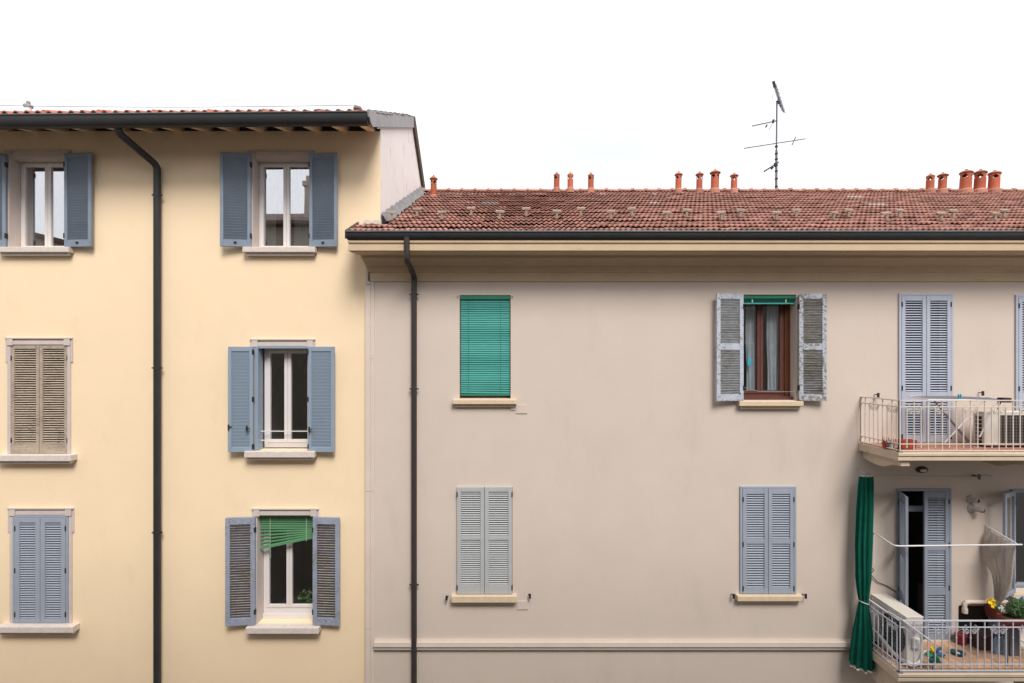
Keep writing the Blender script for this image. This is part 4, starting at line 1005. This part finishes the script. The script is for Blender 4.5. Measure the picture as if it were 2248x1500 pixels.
# folding clothes rack
dr = thing('drying_rack', 'folded-out clothes drying rack above the upper balcony railing', 'drying rack', (7.5, -0.55, ZU+0.012))
zA, zB = Z(876, -0.76), Z(869, -0.32); xa, xb = X(2036, -0.76), X(2212, -0.76)
fm = MB(); fm.tube([(xa, -0.76, zA-0.01), (xa, -0.32, zB-0.01), (xb, -0.32, zB-0.03), (xb, -0.76, zA-0.03), (xa, -0.76, zA-0.01)], 0.010, 7); fm.build('top_frame', M['white_pl'], dr)
for i in range(1, 18):
    i = i*12/18
    y = -0.76 + 0.44*i/12; MB().tube([(xa, y, zA + (zB-zA)*i/12 - 0.008), ((xa+xb)/2, y, zA + (zB-zA)*i/12 - 0.002), (xb, y, zA + (zB-zA)*i/12 - 0.028)], 0.0042, 5).build('drying_wire', M['aerial'], dr)
for (pa, pb, y, m_) in (((2050, 880), (2136, 984), -0.62, M['aerial']), ((2158, 882), (2074, 972), -0.50, M['white_pl']), ((2050, 878), (2132, 974), -0.40, M['aerial']), ((2190, 884), (2150, 960), -0.72, M['white_pl'])):
    MB().tube([P(pa[0], pa[1], y), P(pb[0], pb[1], y)], 0.011, 7).build('leg', m_, dr)
pg = thing('clothes_peg', 'bright blue clothes peg clipped on the drying rack', 'clothes peg', P(2107, 873, -0.70)); c_ = P(2107, 873, -0.70)
for s in (-1, 1): MB().bar(c_+Vector((s*0.012, 0, -0.02)), c_+Vector((s*0.022, 0, 0.055)), 0.022, 0.016).build('jaw', M['cyan'], pg)
bk = MB(); q_ = P(2205, 877, -0.70)
bk.box(q_.x-0.09, q_.x+0.05, -0.78, -0.66, q_.z-0.05, q_.z+0.03); bk.tube([q_+Vector((-0.05, 0, -0.02)), q_+Vector((-0.16, -0.05, -0.16))], 0.009, 6)
tag(bk.build('folding_bracket', M['iron']), 'small black clamp at the right end of the drying rack', 'clamp')
# pots
def plant_pot(label, px, py, y, r, h, m, kind, cat='plant pot', long=1.0, base=None):
    c = P(px, py, y); z = base if base is not None else c.z
    t = thing('plant_pot', label, cat, (c.x, y, z))
    MB().lathe([(r*0.72, 0), (r*0.95, h*0.82), (r*1.08, h*0.83), (r*1.08, h), (r*0.95, h), (r*0.92, h*0.9)], (c.x, y, z), 16, sx=long).build('pot', m, t, smooth=False)
    MB().lathe([(0.001, h*0.9), (r*0.93, h*0.9)], (c.x, y, z), 16, cap=False, sx=long).build('soil', M['soil'], t)
    pm = MB()
    if kind == 'spike':
        for i in range(14):
            a = random.uniform(0, 2*PI); o_ = Vector((math.cos(a)*r*0.5, math.sin(a)*r*0.5, 0)); b_ = Vector((c.x, y, z+h*0.88))+o_*0.6
            pm.tube([b_, b_+o_*0.8+Vector((0, 0, 0.05)), b_+o_*1.2+Vector((0, 0, random.uniform(.07, .12)))], [0.010, 0.008, 0.001], 5)
        pm.build('foliage', M['dry_leaf'], t)
    elif kind == 'leaf':
        leaves(pm, (c.x, y, z+h+r*0.9), r*1.5*long, r*1.4, r*1.2, 700, 0.018); pm.build('foliage', M['leaf'], t)
    return t
FZ = ZU+0.013
plant_pot('small red pot with a spiky succulent at the left end of the upper balcony', 1944, 980, -0.72, 0.055, 0.095, M['pot_red'], 'spike', base=FZ)
plant_pot('small grey pot with a spiky succulent at the left end of the upper balcony', 1957.5, 982, -0.80, 0.045, 0.09, M['slate_blue'], 'spike', base=FZ)
tp_ = thing('planter_box', 'terracotta red trough on the upper balcony floor before the lavender shutters', 'planter', (X(1989, -0.9), -0.90, FZ))
xq = X(1989, -0.90)
MB().add([(xq-0.10, -0.96, FZ), (xq+0.10, -0.96, FZ), (xq+0.10, -0.84, FZ), (xq-0.10, -0.84, FZ), (xq-0.125, -0.98, FZ+0.17), (xq+0.125, -0.98, FZ+0.17), (xq+0.125, -0.82, FZ+0.17), (xq-0.125, -0.82, FZ+0.17)], [(0,3,2,1),(0,1,5,4),(1,2,6,5),(2,3,7,6),(3,0,4,7)]).build('trough', M['pot_red'], tp_, solid=0.01)
MB().quad((xq-0.115, -0.972, FZ+0.14), (xq+0.115, -0.972, FZ+0.14), (xq+0.115, -0.828, FZ+0.14), (xq-0.115, -0.828, FZ+0.14)).build('soil', M['soil'], tp_)

# ------------------------------------------------------------------ fittings on the wall between the balconies
def dome(c, rx, rz, dep, n=20, k=6):
    mb = MB(); vs = []; fs = []
    for j in range(k+1):
        a = j/k*PI/2
        for i in range(n): t = 2*PI*i/n; vs.append((c[0]+rx*math.cos(a)*math.cos(t) if j < k else c[0], c[1]-dep*math.sin(a), c[2]+rz*math.cos(a)*math.sin(t) if j < k else c[2]))
    for j in range(k):
        for i in range(n): fs.append((j*n+i, j*n+(i+1)%n, (j+1)*n+(i+1)%n, (j+1)*n+i))
    return mb.add(vs, fs)
lc = (GX(2023), GY-0.001, GZ(1031))
lt = thing('bulkhead_lamp', 'dark oval bulkhead lamp on the wall under the upper balcony', 'wall lamp', lc)
smooth_angle(dome(lc, 0.115, 0.062, 0.06).build('rim', M['brown_box'], lt)); smooth_angle(dome((lc[0], lc[1]-0.03, lc[2]-0.008), 0.07, 0.034, 0.045).build('diffuser', M['ac'], lt))
rd = thing('curtain_rod', 'thin grey rod with an angled end bracket under the upper balcony', 'rod', (GX(2030), GY-0.1, GZ(1047)))
MB().tube([P(1889, 1036, -0.52), P(1917, 1043.5, -0.22), P(1930, 1043, -0.20), P(2150, 1047, -0.20)], 0.0065, 6).build('rod', M['steel'], rd)
MB().tube([P(2150, 1047, -0.20), P(2166, 1043, -0.22), P(2176, 1044, -0.24), P(2179, 1048, -0.24)], 0.012, 7).build('end_piece', M['steel'], rd)
MB().box(X(2150, -.2)-0.010, X(2150, -.2)+0.010, -0.21, GY-0.001, Z(1050, -.2), Z(1045, -.2)).box(X(2150, -.2)-0.014, X(2150, -.2)+0.014, -0.215, -0.185, Z(1053, -.2), Z(1041, -.2)).build('bracket', M['aerial'], rd)
def vent(label, px, py, dx_, ln):
    c = P(px, py, GY); t = thing('exhaust_vent', label, 'vent', c)
    n = Vector((0, -1, 0)); dv = Vector((dx_, -1, -0.05)).normalized()
    smooth_angle(MB().tube([c+n*0.001, c+n*0.02, c+n*0.035, c+n*0.045], [0.082, 0.078, 0.055, 0.05], 18).build('flange', M['steel'], t))
    smooth_angle(MB().tube([c+n*0.03, c+n*0.03+dv*ln], 0.043, 16).build('spout', M['steel'], t))
    e = c+n*0.03+dv*(ln+0.001); MB().tube([e, e+dv*0.002], 0.036, 16).build('outlet', M['ac_dark'], t)
vent('upper of two round metal exhaust spouts on the grey wall', 2131, 1096, 0.45, 0.10)
vent('lower, longer of two round metal exhaust spouts on the grey wall', 2133, 1116, 0.75, 0.16)
# white curtain rail round the lower balcony
cr = thing('curtain_rail', 'white tubular rail carried round the lower balcony at head height', 'rail', (7.4, -0.4, 6.9))
xl_, xr_ = GX(1914), GX(2164)
MB().tube([(xl_, GY, GZ(1166)), (xl_, -0.58, 6.905), (xl_+0.02, -0.64, 6.90), (xl_+0.09, -0.66, 6.90), (xr_+0.1, -0.66, 6.925)], 0.013, 8).build('front_tube', M['white_pl'], cr)
MB().tube([(xr_, GY, GZ(1154)), (xr_, -0.66, 6.945)], 0.012, 8).build('side_tube', M['white_pl'], cr)
MB().tube([(xl_, -0.10, GZ(1168)), (xl_+0.005, -0.10, GZ(1236))], 0.012, 7).build('drop_tube', M['white_pl'], cr)
# green curtain
gc = thing('green_curtain', 'dark green awning curtain tied back beside the lower balcony', 'curtain', (X(1893, -.3), -0.30, Z(1462, -.3)))
KEY = [(1046, 1889, 1915, .06), (1062, 1887, 1915, .08), (1120, 1884, 1914, .10), (1200, 1881, 1912, .10), (1270, 1881, 1909, .10), (1305, 1884, 1906, .07), (1322, 1887, 1904.5, .05), (1340, 1884, 1906, .07), (1385, 1878, 1910, .12), (1430, 1872, 1913, .15), (1458, 1869.5, 1914, .16)]
def kq(py):
    for a, b in zip(KEY, KEY[1:]):
        if a[0] <= py <= b[0]:
            t = (py-a[0])/(b[0]-a[0]); return [a[i]+(b[i]-a[i])*t for i in (1, 2, 3)]
    return KEY[0][1:] if py < KEY[0][0] else KEY[-1][1:]
def cur(u, v, p0=1046, p1=1458):
    py = p0 + (p1-p0)*v; l, r, dp = kq(py); yc = -0.30; th = u*2*PI
    f = 1 + 0.23*math.sin(th*9 + 1.2*math.sin(v*5)) + 0.05*math.sin(th*5+v*4)
    xc, hw = X((l+r)/2, yc), (r-l)/2*(yc-CAMY)/F
    sk = 0.035*math.sin(th) if v > 0.9 else 0
    return (xc + hw*0.93*f*math.cos(th), yc + dp*f*math.sin(th), Z(py, yc) - (0.05*(math.cos(th)*0.5+0.5) if py > 1440 else 0))
smooth_angle(MB().grid(cur, 132, 60).build('cloth', M['curtain'], gc))
smooth_angle(MB().grid(lambda u, v: cur(u, v, 1458.01, 1463), 132, 2).build('hem', M['hem'], gc))
smooth_angle(MB().grid(lambda u, v: cur(u, v, 1042.5, 1046), 132, 2).build('heading', M['hem'], gc))
tl_ = [Vector((X(1895.7, -.3) + 0.083*math.cos(a), -0.30 + 0.068*math.sin(a), Z(1322, -.3) - 0.03*math.cos(a))) for a in [2*PI*i/20 for i in range(21)]]
MB().tube(tl_, 0.009, 6).build('tie', M['hem'], gc)
# black cable by the curtain
tag(MB().tube([P(1909, 1240, -.09), P(1918, 1252, -.12), P(1911, 1262, -.1), P(1919, 1270, -.1), P(1912, 1262, -.09), P(1926, 1278, -.08), P(1948, 1287, -.075), P(1968, 1300, -.07)], 0.007, 6).build('cable', M['iron']), 'loose black cable on the wall right of the green curtain', 'cable')
# lace net curtain on the right arm
nc = thing('net_curtain', 'beige lace net curtain gathered at its foot, right of the lower door', 'curtain', (xr_, -0.3, 5.85))
def netf(u, v):
    y = -0.10 - 0.52*u; yc = -0.27; k = 1 - 0.86*v**2.2 + (0.35*math.sin(PI*v)**2 if u < 0.3 else 0)
    yy = yc + (y-yc)*k
    return (xr_ + 0.045*math.sin(u*34 + 2*math.sin(v*3))*(1-0.4*v) + 0.09*v*math.sin(PI*v) - (0.10*math.sin(PI*min(1, v*1.5))*(1-u)), yy, 7.02 - 0.12*u + (5.84 - 7.0)*v + 0.02*math.sin(u*60)*(v < 0.03))
smooth_angle(MB().grid(netf, 90, 30).build('net', M['net'], nc))
for i in range(9): 
    y = -0.12 - 0.5*i/8; MB().tube([(xr_ + 0.016*math.cos(a), y, 7.035 - 0.12*i/8 + 0.016*math.sin(a)) for a in [2*PI*k/10 for k in range(11)]], 0.004, 5).build('curtain_ring', M['white_pl'], nc)

# ------------------------------------------------------------------ things on the lower balcony
LZ = ZL + 0.013
t, part = ac_unit('air_conditioner', 'cream outdoor unit standing end-on by the left railing of the lower balcony', ((6.316+6.60)/2, -0.50, LZ+0.0), 0.90, 0.285, 0.835, R(-90), 1)
part('valve_cover', MB().box(0.45, 0.50, -0.06, 0.06, 0.34, 0.50), M['white_pl'], 0.008)
for k in range(2):
    hs = [(6.24, -0.10, LZ+0.30 - k*.03), (6.25, -0.45, LZ+0.24-k*.03), (6.27, -0.75, LZ+0.13-k*.03), (6.36, -0.985, LZ+0.09-k*.03), (6.50, -0.99, LZ+0.13-k*.03), (6.57, -0.985, LZ+0.26-k*.03), (6.66, -0.97, LZ+0.29-k*.03), (6.72, -0.95, LZ+0.22-k*.03), (6.74, -0.93, LZ+0.03)]
    pts = []
    for i in range(len(hs)-1):
        p0, p1, p2, p3 = [Vector(hs[max(0, min(len(hs)-1, i+j))]) for j in (-1, 0, 1, 2)]
        for s in range(6):
            q = s/6; pts.append(0.5*((2*p1) + (p2-p0)*q + (2*p0-5*p1+4*p2-p3)*q*q + (3*p1-p0-3*p2+p3)*q**3))
    tag(smooth_angle(MB().tube(pts, 0.018, 8).build('hose', M['white_pl'])), ('upper', 'lower')[k] + ' of two white hoses looping round the foot of the end-on outdoor unit', 'hose', 'hoses of the outdoor unit')
# loose white pole lying on the railing corner
tag(MB().tube([(BX0-0.005, -0.80, ZL+0.868), (BX0+0.02, -1.085, ZL+0.868), P(2044, 1408, -1.13)], 0.013, 8).build('pole', M['rail_low']), 'pale pole leaning down over the corner of the lower railing', 'pole')
def pinwheel(label, c, r, cols, tilt=0.3, stick=0.35):
    c = Vector(c); t = thing('pinwheel', label, 'pinwheel', c - Vector((0, 0, stick)))
    MB().tube([c, c-Vector((0.02, 0, stick))], 0.007, 6).build('stick', M['iron'], t)
    n = len(cols)
    for i, m_ in enumerate(cols):
        a = 2*PI*i/n + tilt; d1 = Vector((math.cos(a), -0.05, math.sin(a))); d2 = Vector((math.cos(a+0.95), -0.10, math.sin(a+0.95)))
        b0 = c + Vector((0, -0.012, 0))
        MB().add([b0, b0+d1*r, b0+(d1+d2)*r*0.62+Vector((0, -0.02, 0)), b0+d2*r*0.55, b0+(d1+d2)*0.3*r+Vector((0, -0.045, 0))], [(0, 1, 4), (1, 2, 4), (2, 3, 4), (3, 0, 4)]).build('sail', m_, t, solid=0.003)
    MB().lathe([(0.012, -0.012), (0.012, 0.012)], c+Vector((0, -0.03, 0)), 8).build('hub', M['white_pl'], t)
pinwheel('yellow, blue and green pinwheel standing low behind the lower railing', P(2050, 1436, -1.0), 0.15, [M['yellow_p'], M['green_p'], M['teal_d'], M['green_p'], M['blue_p'], M['blue_p']], 1.7, 0.26)
pinwheel('yellow and blue pinwheel above the right planters', P(2236, 1323, -0.60), 0.12, [M['blue_p'], M['teal_d'], M['yellow_p'], M['white_p'], M['green_p']], 0.9, 0.2)
bw = thing('bowl', 'round dark teal bowl with a pale centre on the tiled balcony floor', 'bowl', (X(2103, -0.5), -0.5, LZ))
cb = P(2103, 1423, -0.55); cb.z = LZ
MB().lathe([(0.05, 0.0), (0.095, 0.02), (0.105, 0.05), (0.09, 0.05), (0.07, 0.03), (0.03, 0.022)], cb, 22).build('dish', M['teal_d'], bw); MB().lathe([(0.001, 0.0), (0.03, 0.0), (0.024, 0.012)], cb+Vector((0, 0, 0.0235)), 14).build('centre', M['white_pl'], bw)
# planter trough on the right side
def trough(label, x0, x1, y0, y1, z0, z1, m):
    t = thing('planter_box', label, 'planter', ((x0+x1)/2, (y0+y1)/2, z0)); e = 0.02
    MB().add([(x0+e, y0+e, z0), (x1-e, y0+e, z0), (x1-e, y1-e, z0), (x0+e, y1-e, z0), (x0, y0, z1), (x1, y0, z1), (x1, y1, z1), (x0, y1, z1)], [(0,3,2,1),(0,1,5,4),(1,2,6,5),(2,3,7,6),(3,0,4,7)]).build('trough', m, t, solid=0.008)
    rm = MB(); rm.tube([(x0, y0, z1), (x1, y0, z1), (x1, y1, z1), (x0, y1, z1), (x0, y0, z1)], 0.010, 6); rm.build('rim', m, t)
    MB().quad((x0+.01, y0+.01, z1-0.03), (x1-.01, y0+.01, z1-0.03), (x1-.01, y1-.01, z1-0.03), (x0+.01, y1-.01, z1-0.03)).build('soil', M['soil'], t)
    return t
xt = 8.33
t1 = trough('brown red planter trough of flowers set square to the wall on the lower balcony', xt, xt+0.20, -0.66, -0.10, 5.47, 5.66, M['planter'])
MB().box(xt+0.02, xt+0.18, -0.60, -0.56, LZ, 5.468).build('stand', M['aerial'], t1); MB().box(xt+0.02, xt+0.18, -0.20, -0.16, LZ, 5.468).build('stand', M['aerial'], t1)
def flower(c, r, m, n=7):
    mb = MB(); c = Vector(c)
    for i in range(n):
        a = 2*PI*i/n; d1 = Vector((math.cos(a), -0.5+0.3*math.sin(i*2), math.sin(a)*0.8)); s_ = d1.cross(Vector((0, 1, 0))).normalized()
        mb.add([c, c+d1*r*0.6+s_*r*0.32, c+d1*r, c+d1*r*0.6-s_*r*0.32, c+d1*r*0.55+Vector((0, -r*0.15, 0))], [(0, 1, 4), (1, 2, 4), (2, 3, 4), (3, 0, 4)])
    return mb
def stem_to(mb, c, z): mb.tube([c, (c.x, c.y+0.01, z)], 0.004, 5)
for c, r, m_ in ((P(2172, 1318, -.35), .085, M['yellow_p']), (P(2178, 1328, -.36), .06, M['yellow_p'])):
    flower(c, r, m_, 8).build('flower', m_, t1)
for c, r in ((P(2195, 1333, -.40), .06), (P(2200, 1340, -.45), .05), (P(2210, 1346, -.5), .05), (P(2206, 1352, -.55), .045), (P(2214, 1354, -.56), .05)): flower(c, r, M['white_p'], 6).build('flower', M['white_p'], t1)
for c, r in ((P(2217, 1359, -.58), .05), (P(2226, 1361, -.58), .045)): flower(c, r, M['pink_p'], 7).build('flower', M['pink_p'], t1)
fo = MB(); leaves(fo, (xt+0.1, -0.38, 5.68), 0.10, 0.27, 0.06, 260, 0.028); fo.build('foliage', M['leaf'], t1)
t2 = trough('dark brown planter box holding a round green bush behind the lower handrail', X(2197, -0.86), X(2300, -0.86), -0.98, -0.78, 5.64, 5.80, M['planter'])
for xx in (X(2205, -0.86), X(2290, -0.86)): MB().box(xx, xx+0.03, -0.9, -0.87, LZ, 5.638).build('stand', M['aerial'], t2)
bu = MB(); leaves(bu, (X(2236, -.85), -0.86, 5.93), 0.20, 0.12, 0.15, 2400, 0.016); bu.build('foliage', M['leaf'], t2)
# pipe on the wall above the niche
pp = thing('waste_pipe', 'beige pipe with an elbow running along the wall over the dark niche', 'pipe', (GX(2112), GY-0.06, GZ(1340)))
smooth_angle(MB().tube([(GX(2205), GY-0.05, GZ(1319)), (GX(2125), GY-0.05, GZ(1319)), (GX(2116), GY-0.05, GZ(1320)), (GX(2113), GY-0.05, GZ(1324)), (GX(2113), GY-0.05, GZ(1342))], 0.036, 12).build('pipe', M['trim'], pp)); smooth_angle(MB().tube([(GX(2113), GY-0.05, GZ(1333)), (GX(2113), GY-0.05, GZ(1343))], 0.046, 12).build('socket', M['trim'], pp))
# odds and ends on the floor
bxo = thing('storage_box', 'dark brown wooden box on the tiled floor under the planter', 'box', (X(2165, -.35), -0.35, LZ))
xb_ = X(2148, -.4); MB().box(xb_, xb_+0.34, -0.42, -0.16, LZ, LZ+0.22).build('body', M['brown_box'], bxo, bevel=0.006); MB().box(xb_-0.012, xb_+0.352, -0.432, -0.15, LZ+0.221, LZ+0.25).build('lid', M['brown_box'], bxo, bevel=0.006)
for i, (px, y) in enumerate(((2186, -0.52), (2197, -0.50), (2206, -0.55))):
    c = P(px, 1420, y); c.z = LZ
    bt = thing('water_bottle', ('leftmost', 'middle', 'rightmost')[i] + ' of three bluish plastic water bottles on the balcony floor', 'bottle', c, 'water bottles on the lower balcony')
    smooth_angle(MB().lathe([(0.040, 0), (0.043, 0.01), (0.043, 0.10), (0.039, 0.11), (0.043, 0.12), (0.043, 0.20), (0.030, 0.25), (0.015, 0.28), (0.014, 0.30)], c, 14).build('body', M['water'], bt)); MB().lathe([(0.017, 0.0), (0.017, 0.022)], c+Vector((0, 0, 0.301)), 10).build('cap', M['blue_p'], bt)
c = P(2110, 1396, -0.2); c.z = LZ
rb = thing('bucket', 'small dark red bucket standing against the wall by the niche', 'bucket', c)
MB().lathe([(0.07, 0), (0.09, 0.16), (0.097, 0.16), (0.097, 0.175), (0.085, 0.175)], c, 16).build('body', M['red'], rb); MB().tube([c+Vector((0.09*math.cos(a), 0, 0.17+0.09*math.sin(a))) for a in [PI*i/10 for i in range(11)]], 0.004, 5).build('handle', M['steel'], rb)

# ------------------------------------------------------------------ television aerial
AY = 4.05
an = thing('tv_antenna', 'tall rooftop television aerial with four angled booms on one mast', 'antenna', P(1704, 419, AY))
MB().tube([P(1704, 424, AY), P(1704.5, 330, AY)], 0.030, 8).build('mast', M['aerial'], an); MB().tube([P(1704.5, 330, AY), P(1705.5, 222, AY)], 0.021, 8).build('mast', M['aerial'], an)
for py in (322, 338, 350, 363, 376, 393, 410): MB().tube([P(1704.3, py-1.2, AY), P(1704.3, py+1.2, AY)], 0.042, 8).build('mast_clamp', M['iron'], an)
def yagi(pa, pb, n, el, ed, r=0.017, er=0.008, ya=0.0, yb=0.0, clampat=None):
    a, b = P(pa[0], pa[1], AY+ya), P(pb[0], pb[1], AY+yb); MB().tube([a, b], r, 6).build('boom', M['aerial'], an)
    ed = Vector(ed).normalized()
    for i in range(n):
        c = a + (b-a)*((i+0.4)/n); MB().tube([c-ed*el, c+ed*el], er, 5).build('element', M['aerial'], an)
# top: grid panel seen edge on
yagi((1698.5, 181), (1720.5, 247), 22, 0.075, (0.9, 0.3, -0.25), 0.016, 0.008)
yagi((1702, 188), (1713, 236), 8, 0.05, (0.9, 0.3, -0.25), 0.010, 0.007)
for o_ in (-9, 9):
    for i in range(5): MB().tube([P(1699+o_*0.5, 184+i*7, AY-.1), P(1699+o_+i*2.2, 190+i*8, AY+.25)], 0.004, 4).build('reflector_rod', M['wire'], an)
MB().tube([P(1698, 179, AY), P(1700.5, 192, AY)], 0.035, 7).build('dipole_box', M['iron'], an)
MB().tube([P(1705, 222, AY), P(1710, 228, AY)], 0.03, 7).build('mast_clamp', M['iron'], an)
yagi((1651, 277), (1707, 265), 9, 0.075, (0.15, 0.9, 0.35), 0.014, 0.010)
MB().tube([P(1688, 286, AY), P(1697, 268, AY)], 0.008, 5).build('element', M['aerial'], an); MB().tube([P(1698, 263, AY), P(1697, 270, AY)], 0.028, 6).build('mast_clamp', M['iron'], an); MB().tube([P(1681, 280, AY), P(1684, 274, AY)], 0.018, 6).build('dipole_box', M['iron'], an)
yagi((1633, 326), (1768, 305), 5, 0.09, (0.25, 0.3, 1.0), 0.012, 0.0035)
MB().tube([P(1738.5, 319, AY), P(1747, 300.5, AY)], 0.014, 6).build('element', M['aerial'], an)
yagi((1677, 377), (1710, 356), 8, 0.04, (0.5, 0.8, -0.1), 0.017, 0.011); MB().tube([P(1693, 371, AY), P(1697, 367, AY)], 0.030, 6).build('dipole_box', M['iron'], an); MB().tube([P(1702, 358, AY), P(1703, 366, AY)], 0.04, 6).build('mast_clamp', M['iron'], an)

# ================================================================== the houses across the courtyard (behind the viewer, mirrored in the panes)
OY = -10.6
ob = thing('opposite_house', 'cream house across the courtyard, seen only as a reflection in the window panes', 'building', (0.5, OY-4, 0))
oh = [(x0, x0+1.1, z0, z0+1.8) for x0 in (-11.5, -7.6, -4.2, 4.0, 7.8, 11.4) for z0 in (2.2, 5.6, 9.0, 12.2)]
MB().box(-14, 15, OY-8, OY, 0, 15.35).build('wall', M['opp'], ob)
for a, b, c, d in oh:
    wn = MB().box(a, b, OY+0.001, OY+0.03, c, d).build('window', M['dark_room'], ob)
    fr = MB(); fr.box(a-0.06, a, OY+0.002, OY+0.06, c-0.06, d+0.06); fr.box(b, b+0.06, OY+0.002, OY+0.06, c-0.06, d+0.06); fr.box(a, b, OY+0.002, OY+0.06, d, d+0.06); fr.box(a, b, OY+0.002, OY+0.08, c-0.06, c); fr.box((a+b)/2-0.03, (a+b)/2+0.03, OY+0.031, OY+0.05, c, d)
    fr.build('frame', M['pvc'], wn)
MB().prism([(OY+0.5, 15.36), (OY+0.5, 15.48), (OY-4, 17.0), (OY-8.5, 15.48), (OY-8.5, 15.36)], -14.4, 15.4).build('roof', M['darktile'], ob)
ch = MB(); ch.box(-9.0, -8.45, OY-1.6, OY-1.05, 15.7, 17.3); ch.box(-9.06, -8.39, OY-1.66, OY-0.99, 17.3, 17.5); ch.box(-8.95, -8.5, OY-1.55, OY-1.1, 17.5, 17.75)
ch.build('chimney', M['mortar'], ob)
og = thing('gabled_house', 'brown gabled house across the courtyard, its roof line mirrored in the top left window', 'building', (-20, OY-2, 0))
MB().add([(-26, OY+0.4, 0), (-15, OY+0.4, 0), (-15, OY+0.4, 13.9), (-26, OY+0.4, 16.7), (-26, OY-7, 0), (-15, OY-7, 0), (-15, OY-7, 13.9), (-26, OY-7, 16.7)], [(0,1,2,3),(4,7,6,5),(1,5,6,2),(0,3,7,4),(0,4,5,1)]).build('wall', M['door_wood'] if False else M['mortar'], og)
MB().add([(-26, OY+0.7, 16.72), (-14.8, OY+0.7, 13.87), (-14.8, OY-7.3, 13.87), (-26, OY-7.3, 16.72), (-26, OY+0.7, 16.9), (-14.8, OY+0.7, 14.05), (-14.8, OY-7.3, 14.05), (-26, OY-7.3, 16.9)], [(0,3,2,1),(4,5,6,7),(0,1,5,4),(1,2,6,5),(2,3,7,6),(3,0,4,7)]).build('roof', M['darktile'], og)
